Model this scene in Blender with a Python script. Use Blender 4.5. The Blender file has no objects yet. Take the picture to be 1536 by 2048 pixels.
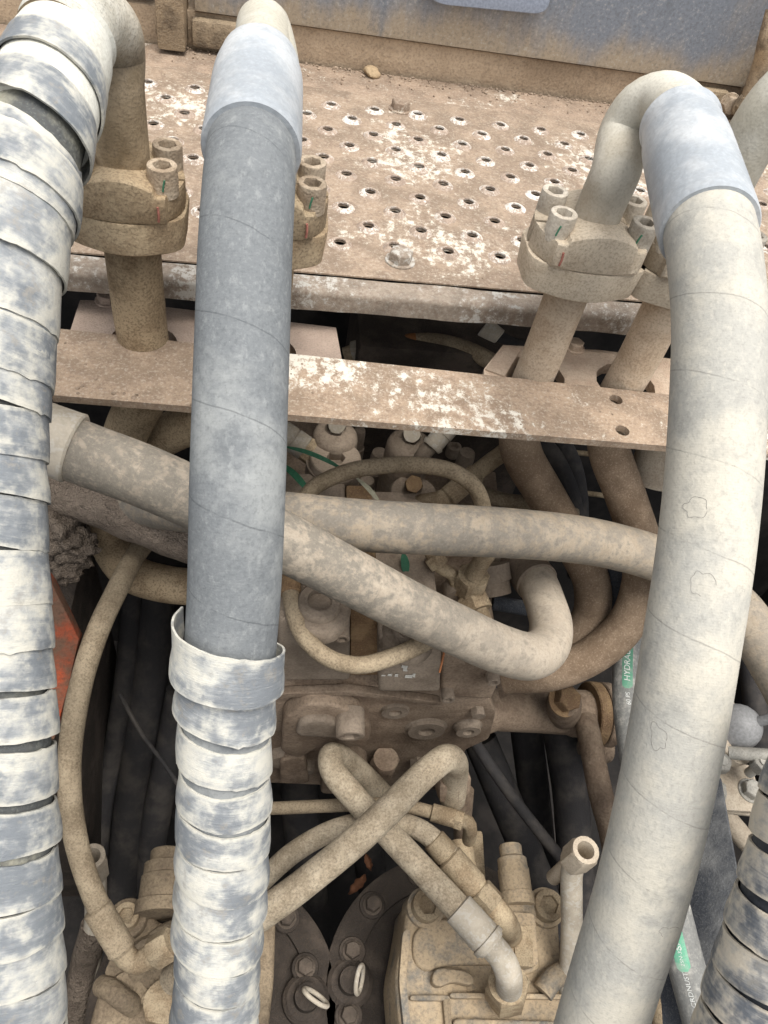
import bpy, bmesh, math, random
from mathutils import Vector, Matrix, noise, geometry
random.seed(7)
R_ = math.radians
SC = bpy.context.scene
COL = SC.collection

# ------------------------------------------------------------------ camera
F = 1540.0                                   # focal length in photo pixels (photo 1536 x 2048)
_dn = Vector((-308, -1291, -1540)).normalized()          # world down, in camera axes
_x = Vector((9812, -504, -1540)); _x = (_x - _dn * _x.dot(_dn)).normalized()
_z = -_dn; _y = _z.cross(_x)
ROT = Matrix((_x, _y, _z))                   # camera -> world
cam_d = bpy.data.cameras.new('camera'); cam = bpy.data.objects.new('camera', cam_d); COL.objects.link(cam)
cam_d.sensor_fit = 'HORIZONTAL'; cam_d.sensor_width = 36; cam_d.lens = F / 1536 * 36
cam_d.clip_start = 0.01; cam_d.clip_end = 200
cam.matrix_world = ROT.to_4x4()
SC.camera = cam
# ------------------------------------------------------------------ light
W = bpy.data.worlds.new('World'); SC.world = W; W.use_nodes = True
nt = W.node_tree; bg = nt.nodes['Background']
sky = nt.nodes.new('ShaderNodeTexSky'); sky.sky_type = 'NISHITA'; sky.sun_disc = False
SUN_EL, SUN_AZ = 76, 150                     # azimuth: degrees clockwise from +Y
sky.sun_elevation = R_(SUN_EL); sky.sun_rotation = R_(SUN_AZ)
sky.air_density = 1.0; sky.dust_density = 4.0; sky.ozone_density = 1.0
hsv = nt.nodes.new('ShaderNodeHueSaturation'); hsv.inputs['Saturation'].default_value = .14      # thin overcast: the sky's blue is washed out
nt.links.new(sky.outputs[0], hsv.inputs['Color']); nt.links.new(hsv.outputs[0], bg.inputs[0]); bg.inputs[1].default_value = 0.15
sd = bpy.data.lights.new('sun', 'SUN'); sd.energy = 1.45; sd.angle = R_(30); sd.color = (1, .95, .87)
sun = bpy.data.objects.new('sun', sd); COL.objects.link(sun)
_sv = Vector((math.sin(R_(SUN_AZ)) * math.cos(R_(SUN_EL)), math.cos(R_(SUN_AZ)) * math.cos(R_(SUN_EL)), math.sin(R_(SUN_EL))))
sun.rotation_euler = _sv.to_track_quat('Z', 'Y').to_euler(); sun.location = _sv * 5
SC.view_settings.view_transform = 'Standard'; SC.view_settings.look = 'None'
SC.view_settings.gamma = 1; SC.view_settings.use_curve_mapping = False
SC.view_settings.exposure = 0.80
SC.cycles.max_bounces = 5; SC.cycles.diffuse_bounces = 3; SC.cycles.glossy_bounces = 2

# ------------------------------------------------------------------ survey helpers: photo sight line -> point at a known distance or on a known plane
def ray(px, py): return ROT @ Vector(((px - 768) / F, -(py - 1024) / F, -1))
def P(px, py, d): return ray(px, py) * d
def PZ(px, py, z): r = ray(px, py); return r * (z / r.z)
def PY(px, py, y): r = ray(px, py); return r * (y / r.y)

# ------------------------------------------------------------------ object helpers
WL = {}; WM = {}
def wl(o): return WL.get(o.name, Vector((0, 0, 0)))
def tag(o, label, cat, group=None, kind=None):
    if label: o['label'] = label
    if cat: o['category'] = cat
    if group: o['group'] = group
    if kind: o['kind'] = kind
    return o
def thing(name, label, cat, loc, group=None):
    o = bpy.data.objects.new(name, None); COL.objects.link(o); o.empty_display_size = .02
    o.location = loc; WL[o.name] = Vector(loc); WM[o.name] = Matrix.Translation(loc)
    return tag(o, label, cat, group)
def mk(name, bm, mat, parent=None, ang=38, smooth=True):
    bmesh.ops.recalc_face_normals(bm, faces=bm.faces)
    me = bpy.data.meshes.new(name)
    c = Vector((0, 0, 0))
    for v in bm.verts: c += v.co
    c /= max(1, len(bm.verts))
    bmesh.ops.translate(bm, vec=-c, verts=bm.verts)
    bm.to_mesh(me); bm.free()
    me.materials.append(mat)
    if smooth:
        me.polygons.foreach_set('use_smooth', [True] * len(me.polygons))
        me.set_sharp_from_angle(angle=R_(ang))
    o = bpy.data.objects.new(name, me); COL.objects.link(o)
    WL[o.name] = c
    WM[o.name] = Matrix.Translation(c)
    if parent: o.parent = parent; o.matrix_parent_inverse = WM[parent.name].inverted()
    o.location = c
    return o
def inst(name, me, mat, M, parent=None):
    if not me.materials: me.materials.append(mat)
    o = bpy.data.objects.new(name, me); COL.objects.link(o)
    if me.materials[0] != mat:
        o.material_slots[0].link = 'OBJECT'; o.material_slots[0].material = mat
    WL[o.name] = M.translation.copy()
    WM[o.name] = M.copy()
    if parent: o.parent = parent; o.matrix_parent_inverse = WM[parent.name].inverted()
    o.matrix_basis = M
    return o
def align(p, axis, spin=0):
    q = Vector(axis).normalized().to_track_quat('Z', 'Y').to_matrix().to_4x4()
    return Matrix.Translation(p) @ q @ Matrix.Rotation(spin, 4, 'Z')

# ------------------------------------------------------------------ shape helpers
def catmull(pts, step):
    pts = [Vector(p) for p in pts]
    if len(pts) == 2: pts = [pts[0], pts[0].lerp(pts[1], .5), pts[1]]
    ext = [pts[0] * 2 - pts[1]] + pts + [pts[-1] * 2 - pts[-2]]
    out, par = [], []
    for i in range(1, len(ext) - 2):
        a, b, c, d = ext[i - 1:i + 3]
        n = max(2, int((c - b).length / step))
        t0 = 0; t1 = t0 + max(1e-6, (b - a).length) ** .5; t2 = t1 + max(1e-6, (c - b).length) ** .5; t3 = t2 + max(1e-6, (d - c).length) ** .5
        for k in range(n):
            t = t1 + (t2 - t1) * k / n
            A1 = a * ((t1 - t) / (t1 - t0)) + b * ((t - t0) / (t1 - t0))
            A2 = b * ((t2 - t) / (t2 - t1)) + c * ((t - t1) / (t2 - t1))
            A3 = c * ((t3 - t) / (t3 - t2)) + d * ((t - t2) / (t3 - t2))
            B1 = A1 * ((t2 - t) / (t2 - t0)) + A2 * ((t - t0) / (t2 - t0))
            B2 = A2 * ((t3 - t) / (t3 - t1)) + A3 * ((t - t1) / (t3 - t1))
            out.append(B1 * ((t2 - t) / (t2 - t1)) + B2 * ((t - t1) / (t2 - t1)))
            par.append(i - 1 + k / n)
    out.append(pts[-1]); par.append(len(pts) - 1)
    return out, par
class Path:
    """smooth centre line with a rotation-free frame, looked up by arc length"""
    def __init__(s, pts, step=.004):
        s.p, s.par = catmull(pts, step)
        n = len(s.p); s.t = []; s.s = [0]
        for i in range(n):
            s.t.append((s.p[min(n - 1, i + 1)] - s.p[max(0, i - 1)]).normalized())
            if i: s.s.append(s.s[-1] + (s.p[i] - s.p[i - 1]).length)
        ref = s.p[0].normalized()                             # frame starts on the far side
        u = (ref - s.t[0] * ref.dot(s.t[0]))
        if u.length < 1e-3: u = s.t[0].orthogonal()
        s.n = [u.normalized()]
        for i in range(1, n):
            q = s.t[i - 1].rotation_difference(s.t[i]); v = q @ s.n[-1]
            s.n.append((v - s.t[i] * v.dot(s.t[i])).normalized())
        s.len = s.s[-1]
    def at(s, d):
        if d <= 0: return s.p[0] + s.t[0] * d, s.t[0], s.n[0]
        if d >= s.len: return s.p[-1] + s.t[-1] * (d - s.len), s.t[-1], s.n[-1]
        lo, hi = 0, len(s.s) - 1
        while hi - lo > 1:
            m = (lo + hi) // 2
            if s.s[m] <= d: lo = m
            else: hi = m
        f = (d - s.s[lo]) / max(1e-9, s.s[hi] - s.s[lo])
        return s.p[lo].lerp(s.p[hi], f), s.t[lo].lerp(s.t[hi], f).normalized(), s.n[lo].lerp(s.n[hi], f).normalized()
    def face(s, d):
        """angle of the surface point at arc length d that faces the viewer"""
        p, t, n = s.at(d); b = t.cross(n); v = -p
        return math.atan2(v.dot(b), v.dot(n))
def tube_bm(path, r, seg=28, cap=True, wob=0.0, inner=None, seed=0.0):
    bm = bmesh.new(); uv = bm.loops.layers.uv.new('UVMap')
    rings = []
    for i, p in enumerate(path.p):
        rr = r(path.par[i]) if callable(r) else r
        b = path.t[i].cross(path.n[i])
        ring = []
        for k in range(seg):
            a = 2 * math.pi * k / seg
            d = path.n[i] * math.cos(a) + b * math.sin(a)
            w = 1 + (wob * noise.noise((p + d * rr) * 30 + Vector((seed, 0, 0))) if wob else 0)
            ring.append(bm.verts.new(p + d * rr * w))
        rings.append(ring)
    for i in range(len(rings) - 1):
        for k in range(seg):
            k2 = (k + 1) % seg
            f = bm.faces.new((rings[i][k], rings[i][k2], rings[i + 1][k2], rings[i + 1][k]))
            for l, (a, c) in zip(f.loops, ((k, i), (k + 1, i), (k + 1, i + 1), (k, i + 1))):
                l[uv].uv = (a / seg, path.s[c])
    if cap:
        bm.faces.new(rings[0]); bm.faces.new(rings[-1])
    return bm
def tube(name, pts, r, mat, parent=None, seg=28, step=.005, wob=0.0, cap=True):
    path = pts if isinstance(pts, Path) else Path(pts, step)
    if isinstance(r, (list, tuple)):
        rl = list(r)
        def rf(t):
            i = min(len(rl) - 2, int(t)); f = t - i
            return rl[i] * (1 - f) + rl[i + 1] * f
        r = rf
    o = mk(name, tube_bm(path, r, seg, cap, wob, seed=random.random() * 50), mat, parent, ang=50)
    return o, path
def lathe_bm(p0, axis, prof, seg=32, bm=None, spin=0.0, hexa=False):
    """prof: (distance along axis, radius); radius 0 closes"""
    bm = bm or bmesh.new()
    M = align(p0, axis, spin)
    rings = []
    for t, r in prof:
        if r <= 1e-6: rings.append([bm.verts.new(M @ Vector((0, 0, t)))])
        else: rings.append([bm.verts.new(M @ Vector((r * math.cos(2 * math.pi * k / seg), r * math.sin(2 * math.pi * k / seg), t))) for k in range(seg)])
    for a, b in zip(rings, rings[1:]):
        if len(a) == 1 and len(b) == 1: continue
        for k in range(seg):
            k2 = (k + 1) % seg
            if len(a) == 1: bm.faces.new((a[0], b[k2], b[k]))
            elif len(b) == 1: bm.faces.new((a[k], a[k2], b[0]))
            else: bm.faces.new((a[k], a[k2], b[k2], b[k]))
    if len(rings[0]) > 1: bm.faces.new(rings[0])
    if len(rings[-1]) > 1: bm.faces.new(rings[-1])
    return bm
def lathe(name, p0, p1, prof, mat, parent=None, seg=32, spin=0.0):
    """prof given as (fraction 0..1 between p0 and p1, radius)"""
    p0, p1 = Vector(p0), Vector(p1); L = (p1 - p0).length
    return mk(name, lathe_bm(p0, p1 - p0, [(t * L, r) for t, r in prof], seg, spin=spin), mat, parent)
def bevel_sharp(bm, off, seg=2, ang=30):
    bmesh.ops.recalc_face_normals(bm, faces=bm.faces)
    ed = [e for e in bm.edges if len(e.link_faces) == 2 and e.calc_face_angle(0) > R_(ang)]
    if off > 0: bmesh.ops.bevel(bm, geom=ed, offset=off, segments=seg, affect='EDGES', profile=.6, clamp_overlap=True)
def prism_bm(outline, ext, bevel=.003, seg=2):
    bm = bmesh.new()
    a = [bm.verts.new(p) for p in outline]; b = [bm.verts.new(Vector(p) + Vector(ext)) for p in outline]
    bm.faces.new(a); bm.faces.new(list(reversed(b)))
    n = len(a)
    for i in range(n): bm.faces.new((a[i], b[i], b[(i + 1) % n], a[(i + 1) % n]))
    bevel_sharp(bm, bevel, seg)
    return bm
def prism(name, outline, ext, mat, parent=None, bevel=.003, seg=2, ang=38):
    return mk(name, prism_bm(outline, ext, bevel, seg), mat, parent, ang)
def box_bm(lo, hi, bevel=.003, seg=2):
    x0, y0, z0 = lo; x1, y1, z1 = hi
    return prism_bm([Vector((x0, y0, z1)), Vector((x1, y0, z1)), Vector((x1, y1, z1)), Vector((x0, y1, z1))], (0, 0, z0 - z1), bevel, seg)
def box(name, lo, hi, mat, parent=None, bevel=.003): return mk(name, box_bm(lo, hi, bevel), mat, parent)
def roundpoly(pts, r, n=4):
    """rounds the corners of a planar outline"""
    out = []; m = len(pts)
    for i in range(m):
        a, b, c = Vector(pts[i - 1]), Vector(pts[i]), Vector(pts[(i + 1) % m])
        d1 = min(r, (a - b).length * .45); d2 = min(r, (c - b).length * .45)
        s, e = b + (a - b).normalized() * d1, b + (c - b).normalized() * d2
        for k in range(n + 1):
            t = k / n; out.append(s * (1 - t) ** 2 + b * 2 * t * (1 - t) + e * t * t)
    return out
def holed_sheet_bm(outline, holes, z, th, nseg=16):
    """flat sheet (top at z) with real round holes; outline and holes in xy"""
    vs = [Vector((p[0], p[1])) for p in outline]; ed = [(i, (i + 1) % len(vs)) for i in range(len(vs))]
    for (x, y, r) in holes:
        b = len(vs)
        vs += [Vector((x + r * math.cos(2 * math.pi * k / nseg), y + r * math.sin(2 * math.pi * k / nseg))) for k in range(nseg)]
        ed += [(b + k, b + (k + 1) % nseg) for k in range(nseg)]
    ov, oe, of, *_ = geometry.delaunay_2d_cdt(vs, ed, [], 1, 1e-6)
    bm = bmesh.new()
    top = [bm.verts.new((v.x, v.y, z)) for v in ov]
    def inside(c):
        for (x, y, r) in holes:
            if (c.x - x) ** 2 + (c.y - y) ** 2 < (r * .97) ** 2: return False
        return True
    for f in of:
        c = sum((ov[i] for i in f), Vector((0, 0))) / len(f)
        if inside(c): bm.faces.new([top[i] for i in f])
    bmesh.ops.delete(bm, geom=[v for v in bm.verts if not v.link_faces], context='VERTS')
    r = bmesh.ops.extrude_face_region(bm, geom=list(bm.faces))
    bmesh.ops.translate(bm, vec=(0, 0, -th), verts=[v for v in r['geom'] if isinstance(v, bmesh.types.BMVert)])
    return bm
def hexpt(k, n, R):
    a = 2 * math.pi * k / n; s = math.pi / 3; m = ((a + s / 2) % s) - s / 2
    return R * math.cos(s / 2) / math.cos(((a) % s) - s / 2), a
def loop_mesh(name, loops, mat=None, ang=35):
    """mesh from a stack of closed loops (local coordinates)"""
    bm = bmesh.new(); prev = None
    for lp in loops:
        cur = [bm.verts.new(p) for p in lp]
        if prev:
            n = len(cur)
            for k in range(n): bm.faces.new((prev[k], prev[(k + 1) % n], cur[(k + 1) % n], cur[k]))
        else: first = cur
        prev = cur
    bm.faces.new(first); bm.faces.new(prev)
    bmesh.ops.recalc_face_normals(bm, faces=bm.faces)
    me = bpy.data.meshes.new(name); bm.to_mesh(me); bm.free()
    me.polygons.foreach_set('use_smooth', [True] * len(me.polygons)); me.set_sharp_from_angle(angle=R_(ang))
    if mat: me.materials.append(mat)
    return me
def circ(r, z, n=24): return [Vector((r * math.cos(2 * math.pi * k / n), r * math.sin(2 * math.pi * k / n), z)) for k in range(n)]
def hexl(R, z, n=24):
    out = []
    for k in range(n):
        q, a = hexpt(k, n, R); out.append(Vector((q * math.cos(a), q * math.sin(a), z)))
    return out
def socket_bolt(name, r, h, depth=.5):
    hx = r * .63
    return loop_mesh(name, [circ(r, -h * .3), circ(r, h * .9), circ(r * .97, h * .97), circ(r * .9, h), circ(r * .68, h), hexl(hx * 1.04, h * .985), hexl(hx, h * .93), hexl(hx * .97, h * (1 - depth)), circ(hx * .3, h * (1 - depth) - .001)])
def hex_bolt(name, R, h, wash=1.25):
    L = []
    if wash: L = [circ(R * wash, -.001), circ(R * wash, .0012), circ(R * wash * .97, .0016)]
    L += [hexl(R, .0016 if wash else -h * .2), hexl(R, h * .86), hexl(R * .97, h * .93), circ(R * .8, h)]
    return loop_mesh(name, L, ang=25)
def hexnut(name, p0, p1, R, mat, parent=None, bore=0.0, spin=0.0, ch=.08):
    p0, p1 = Vector(p0), Vector(p1); L = (p1 - p0).length; M = align(p0, p1 - p0, spin)
    lp = [circ(R * .86, 0), hexl(R * .985, L * ch), hexl(R, L * ch * 1.6), hexl(R, L * (1 - ch * 1.6)), hexl(R * .985, L * (1 - ch)), circ(R * .86, L)]
    if bore: lp += [circ(bore, L), circ(bore * .97, L - .001), circ(bore * .97, L - .03), circ(bore * .9, L - .10)]
    bm = bmesh.new(); prev = None
    for l in lp:
        cur = [bm.verts.new(M @ p) for p in l]
        if prev:
            for k in range(24): bm.faces.new((prev[k], prev[(k + 1) % 24], cur[(k + 1) % 24], cur[k]))
        else: first = cur
        prev = cur
    bm.faces.new(first); bm.faces.new(prev)
    return mk(name, bm, mat, parent, ang=24)

# ------------------------------------------------------------------ materials
class NT:
    def __init__(s, name):
        s.m = bpy.data.materials.new(name); s.m.use_nodes = True; s.t = s.m.node_tree
        s.b = s.t.nodes['Principled BSDF']
        s.co = s.n('ShaderNodeTexCoord'); s.oi = s.n('ShaderNodeObjectInfo')
        v = s.n('ShaderNodeVectorMath', operation='MULTIPLY_ADD')
        s.t.links.new(s.oi.outputs['Random'], v.inputs[0]); v.inputs[1].default_value = (7.3, 3.1, 5.7)
        s.t.links.new(s.co.outputs['Object'], v.inputs[2]); s.vec = v.outputs[0]
    def n(s, typ, **kw):
        x = s.t.nodes.new(typ)
        for k, v in kw.items(): setattr(x, k, v)
        return x
    def set(s, node, **kw):
        for k, v in kw.items():
            i = node.inputs[k.replace('_', ' ')]
            if hasattr(v, 'is_linked') or isinstance(v, bpy.types.NodeSocket): s.t.links.new(v, i)
            else: i.default_value = v
        return node
    def noise(s, scale, detail=4, rough=.6, dist=0.0, vec=None, stretch=None):
        x = s.n('ShaderNodeTexNoise'); vv = vec or s.vec
        if stretch:
            mp = s.n('ShaderNodeVectorMath', operation='MULTIPLY'); s.t.links.new(vv, mp.inputs[0]); mp.inputs[1].default_value = stretch; vv = mp.outputs[0]
        s.t.links.new(vv, x.inputs['Vector'])
        s.set(x, Scale=scale, Detail=detail, Roughness=rough, Distortion=dist)
        return x.outputs['Fac']
    def ramp(s, v, lo, hi, a=0.0, b=1.0):
        x = s.n('ShaderNodeMapRange'); s.t.links.new(v, x.inputs[0])
        for i, q in enumerate((lo, hi, a, b)): x.inputs[i + 1].default_value = q
        x.interpolation_type = 'SMOOTHSTEP'
        return x.outputs[0]
    def math(s, op, a, b=None, c=None):
        x = s.n('ShaderNodeMath', operation=op)
        for i, q in enumerate((a, b, c)):
            if q is None: continue
            if isinstance(q, (int, float)): x.inputs[i].default_value = q
            else: s.t.links.new(q, x.inputs[i])
        return x.outputs[0]
    def mix(s, f, a, b, blend='MIX'):
        x = s.n('ShaderNodeMix', data_type='RGBA', blend_type=blend)
        for i, q in ((0, f), (6, a), (7, b)):
            if isinstance(q, (int, float)): x.inputs[i].default_value = q
            elif isinstance(q, (tuple, list)): x.inputs[i].default_value = (*q[:3], 1)
            else: s.t.links.new(q, x.inputs[i])
        return x.outputs[2]
    def bump(s, h, strength, dist, prev=None):
        x = s.n('ShaderNodeBump'); x.inputs['Strength'].default_value = strength; x.inputs['Distance'].default_value = dist
        s.t.links.new(h, x.inputs['Height'])
        if prev: s.t.links.new(prev, x.inputs['Normal'])
        return x.outputs[0]
    def done(s, col, rough, normal=None, metal=0.0, spec=.3):
        for k, v in (('Base Color', col), ('Roughness', rough), ('Metallic', metal), ('Specular IOR Level', spec), ('Normal', normal)):
            if v is None: continue
            i = s.b.inputs[k]
            if isinstance(v, (int, float)): i.default_value = v
            elif isinstance(v, tuple): i.default_value = (*v, 1)
            else: s.t.links.new(v, i)
        return s.m
def dusty(name, base, dust, cover=.5, s1=45, speck=(.08, .06, .045), sa=.5, s2=700, rough=.85, bump=.5, var=.25, metal=0.0, soft=.12, lump=0.0, grade=None):
    m = NT(name)
    big = m.noise(s1, 4, .62); med = m.noise(s1 * .3, 1, .5); fine = m.noise(s2 * .8, 2, .75); mot = m.noise(s2 * .2, 2, .65); sa = sa * .62
    c = m.mix(m.ramp(big, (1 - cover) - soft, (1 - cover) + soft), base, dust)
    if grade:                                # mud splashed on the lower end gives way to pale dried dust further along
        sp = m.n('ShaderNodeSeparateXYZ'); m.t.links.new(m.co.outputs['UV'], sp.inputs[0])
        g = m.ramp(m.math('ADD', sp.outputs[1], m.math('MULTIPLY', big, .05)), grade[2] + .02, grade[3] + .03)
        c = m.mix(g, c, m.mix(m.ramp(big, .4, .6), grade[0], grade[1]))
    c = m.mix(m.math('MULTIPLY', m.ramp(fine, .50, .64), sa), c, speck)
    c = m.mix(m.math('MULTIPLY', m.ramp(fine, .46, .34), sa * .6), c, tuple(min(1, q * 1.45) for q in dust))
    c = m.mix(m.math('MULTIPLY', m.ramp(mot, .55, .68), sa * .55), c, tuple(.55 * q + .45 * w for q, w in zip(base, speck)))
    hs = m.n('ShaderNodeHueSaturation'); m.t.links.new(c, hs.inputs['Color']); m.t.links.new(m.ramp(med, .3, .7, 1 - var, 1 + var), hs.inputs['Value'])
    h = m.math('ADD', m.math('MULTIPLY', fine, .0011), m.math('MULTIPLY', mot, .0022))
    nb = m.bump(h, min(1, bump * 1.0), 1.0)
    if lump: nb = m.bump(m.noise(140, 4, .7), lump, .006, nb)
    return m.done(hs.outputs[0], rough, nb, metal, .25)
def paintdust(name, dust, white, amt, s=16.0, rough=.75, dark=(.16, .11, .08), scratch=.35, spots=()):
    """brown dust film over pale paint that shows where boots have scraped it"""
    m = NT(name)
    reg = m.noise(s * .5, 2, .5); rag = m.noise(s * 5, 6, .8); scr = m.noise(s * 7, 4, .75, 0, stretch=(1, .3, 1)); tone = m.noise(s * 1.6, 4, .65); gr = m.noise(330, 2, .75)
    a = m.math('ADD', m.math('MULTIPLY', reg, .55), m.math('MULTIPLY', rag, .75))
    a = m.math('ADD', a, m.math('MULTIPLY', scr, scratch))
    mid = .5 * (.55 + .75 + scratch)
    for (x, y, rad, w) in spots:             # where the paint is rubbed through most (w > 0) or caked over (w < 0)
        ps = m.n('ShaderNodeNewGeometry'); dv = m.n('ShaderNodeVectorMath', operation='DISTANCE'); sx = m.n('ShaderNodeVectorMath', operation='MULTIPLY')
        m.t.links.new(ps.outputs['Position'], sx.inputs[0]); sx.inputs[1].default_value = (1, 1, 0)
        m.t.links.new(sx.outputs[0], dv.inputs[0]); dv.inputs[1].default_value = (x, y, 0)
        a = m.math('ADD', a, m.ramp(dv.outputs['Value'], rad * .3, rad, w, 0.0))
    f = m.ramp(a, mid + .10 - amt, mid + .20 - amt)
    c = m.mix(m.ramp(tone, .35, .65), tuple(q * .78 for q in dust), tuple(min(1, q * 1.15) for q in dust))
    c = m.mix(m.math('MULTIPLY', m.ramp(rag, .50, .36), .40), c, dark)
    c = m.mix(m.math('MULTIPLY', m.ramp(gr, .52, .66), .35), c, dark)
    c = m.mix(m.math('MULTIPLY', m.ramp(gr, .46, .34), .25), c, white)
    c = m.mix(f, c, white)
    h = m.math('ADD', m.math('MULTIPLY', gr, .0008), m.math('MULTIPLY', rag, .0014))
    return m.done(c, rough, m.bump(h, .45, 1.0), 0, .3)
def rubber(name, base, dust, cover, pitch=.048, seam=.6, weave=.5, s1=22, lean=1.0, dark=(.05, .055, .06), warm=None, along=None):
    """wrapped-cover hose: cloth imprint, a spiral seam left by the curing tape, dust wiped thin in patches"""
    m = NT(name)
    sp = m.n('ShaderNodeSeparateXYZ'); m.t.links.new(m.co.outputs['UV'], sp.inputs[0]); u, v = sp.outputs[0], sp.outputs[1]
    big = m.noise(s1, 4, .6); big2 = m.noise(s1 * 3.1, 4, .65); gr = m.noise(420, 2, .75)
    q = m.math('ADD', m.math('DIVIDE', v, pitch), m.math('MULTIPLY', u, lean)); q = m.math('ADD', q, m.math('MULTIPLY', big, .16))
    fr = m.math('FRACT', q); dist = m.math('ABSOLUTE', m.math('SUBTRACT', fr, .5))        # .5 at the seam
    line = m.ramp(dist, .486, .497)
    f = m.ramp(m.math('ADD', m.math('MULTIPLY', big, .62), m.math('MULTIPLY', big2, .38)), .62 - cover * .28, .80 - cover * .28)
    if along: f = m.math('ADD', f, m.ramp(m.math('ADD', v, m.math('MULTIPLY', big, .15)), along[0], along[1], along[2], along[3])); f = m.math('MINIMUM', m.math('MAXIMUM', f, 0.0), 1.0)      # dust lies thicker towards one end
    c = m.mix(f, base, dust)
    if warm: c = m.mix(m.math('MULTIPLY', m.ramp(big2, .48, .62), .55), c, warm)
    c = m.mix(m.math('MULTIPLY', m.ramp(big2, .46, .30), .35), c, tuple(x * .72 for x in base))
    mp = m.n('ShaderNodeVectorMath', operation='MULTIPLY'); m.t.links.new(m.co.outputs['UV'], mp.inputs[0]); mp.inputs[1].default_value = (9, 34, 1)
    rub = m.noise(3.2, 5, .72, 0, vec=mp.outputs[0])
    c = m.mix(m.math('MULTIPLY', m.ramp(rub, .53, .68), .4), c, tuple(min(1, x * 1.12) for x in dust))
    c = m.mix(m.math('MULTIPLY', m.ramp(rub, .44, .30), .3), c, tuple(x * .8 for x in base))
    c = m.mix(m.math('MULTIPLY', m.ramp(gr, .52, .68), .2), c, dark)
    c = m.mix(m.math('MULTIPLY', m.ramp(gr, .46, .34), .15), c, tuple(min(1, x * 1.25) for x in dust))
    c = m.mix(m.math('MULTIPLY', m.math('MULTIPLY', line, m.ramp(big2, .38, .5)), seam), c, dark)
    wv = m.n('ShaderNodeTexWave', wave_type='BANDS', bands_direction='Y'); m.t.links.new(m.co.outputs['UV'], wv.inputs['Vector'])
    m.set(wv, Scale=230.0, Distortion=.6, Detail=1.0)
    h = m.math('ADD', m.math('MULTIPLY', wv.outputs['Fac'], .00006 * weave), m.math('MULTIPLY', gr, .0006))
    h = m.math('ADD', h, m.math('MULTIPLY', fr, .0016 * seam))
    h = m.math('ADD', h, m.math('MULTIPLY', big2, .0012))
    return m.done(c, .78, m.bump(h, .5, 1.0), 0, .3)
def tape(name, base, mid, dust, c1=.5, c2=.5, grime=(.34, .30, .235)):
    """rubber strip: smears and scratches run along the strip, chafed pale edges, dry dust"""
    m = NT(name)
    sp = m.n('ShaderNodeSeparateXYZ'); m.t.links.new(m.co.outputs['UV'], sp.inputs[0]); edge = m.math('ABSOLUTE', sp.outputs[1])
    mp = m.n('ShaderNodeVectorMath', operation='MULTIPLY'); m.t.links.new(m.co.outputs['UV'], mp.inputs[0]); mp.inputs[1].default_value = (26, 2.0, 1)
    s = m.noise(1.4, 4, .66, 0, vec=mp.outputs[0])
    mp2 = m.n('ShaderNodeVectorMath', operation='MULTIPLY'); m.t.links.new(m.co.outputs['UV'], mp2.inputs[0]); mp2.inputs[1].default_value = (60, 7, 1)
    scr = m.noise(1.8, 4, .7, 0, vec=mp2.outputs[0])
    a = m.noise(21, 4, .66); b = m.noise(70, 4, .72); g = m.noise(380, 2, .75)
    c = m.mix(m.ramp(m.math('ADD', m.math('MULTIPLY', a, .78), m.math('MULTIPLY', s, .22)), .56 - c1 * .2, .78 - c1 * .2), base, mid)
    d = m.math('ADD', m.math('ADD', m.math('MULTIPLY', s, .12), m.math('MULTIPLY', a, .53)), m.math('MULTIPLY', b, .35))
    d = m.math('ADD', d, m.ramp(edge, .72, 1.0, 0.0, .06))
    c = m.mix(m.ramp(d, .60 - c2 * .2, .74 - c2 * .2), c, dust)
    c = m.mix(m.math('MULTIPLY', m.ramp(scr, .57, .70), .22), c, tuple(min(1, q * 1.12) for q in dust))
    c = m.mix(m.math('MULTIPLY', m.ramp(scr, .42, .30), .2), c, base)
    c = m.mix(m.math('MULTIPLY', m.ramp(b, .44, .32), .4), c, grime)
    h = m.math('ADD', m.math('MULTIPLY', g, .0006), m.math('ADD', m.math('MULTIPLY', b, .0010), m.math('MULTIPLY', scr, .0008)))
    return m.done(c, .62, m.bump(h, .5, 1.0), 0, .35)
def plain(name, col, rough=.7, metal=0.0, s=300):
    m = NT(name); g = m.noise(s, 4, .65); c = m.mix(m.ramp(g, .3, .7), tuple(q * .7 for q in col), col)
    return m.done(c, rough, m.bump(g, .3, .0008), metal, .3)

def panel_mat(name):
    """blue grey paint, rain-streaked dust that is thicker along the lower edge where it splashes up"""
    m = NT(name)
    sp = m.n('ShaderNodeSeparateXYZ'); m.t.links.new(m.co.outputs['Object'], sp.inputs[0])
    strk = m.noise(22, 5, .65, 0, stretch=(1, 1, .22)); patch = m.noise(6, 4, .6); gr = m.noise(240, 3, .75)
    low = m.ramp(sp.outputs[2], -.244, -.185, .24, 0.0)
    a = m.math('ADD', m.math('ADD', m.math('MULTIPLY', strk, .55), m.math('MULTIPLY', patch, .55)), low)
    c = m.mix(m.ramp(a, .50, .80), (.21, .235, .275), (.37, .305, .225))
    c = m.mix(m.math('MULTIPLY', m.ramp(strk, .44, .3), .5), c, (.12, .135, .15))
    c = m.mix(m.math('MULTIPLY', m.ramp(gr, .5, .64), .35), c, (.10, .10, .10))
    c = m.mix(m.math('MULTIPLY', m.ramp(gr, .45, .33), .4), c, (.50, .48, .44))
    return m.done(c, .6, m.bump(gr, .3, .0012), 0, .35)
BROWN = (.30, .215, .15)
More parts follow.
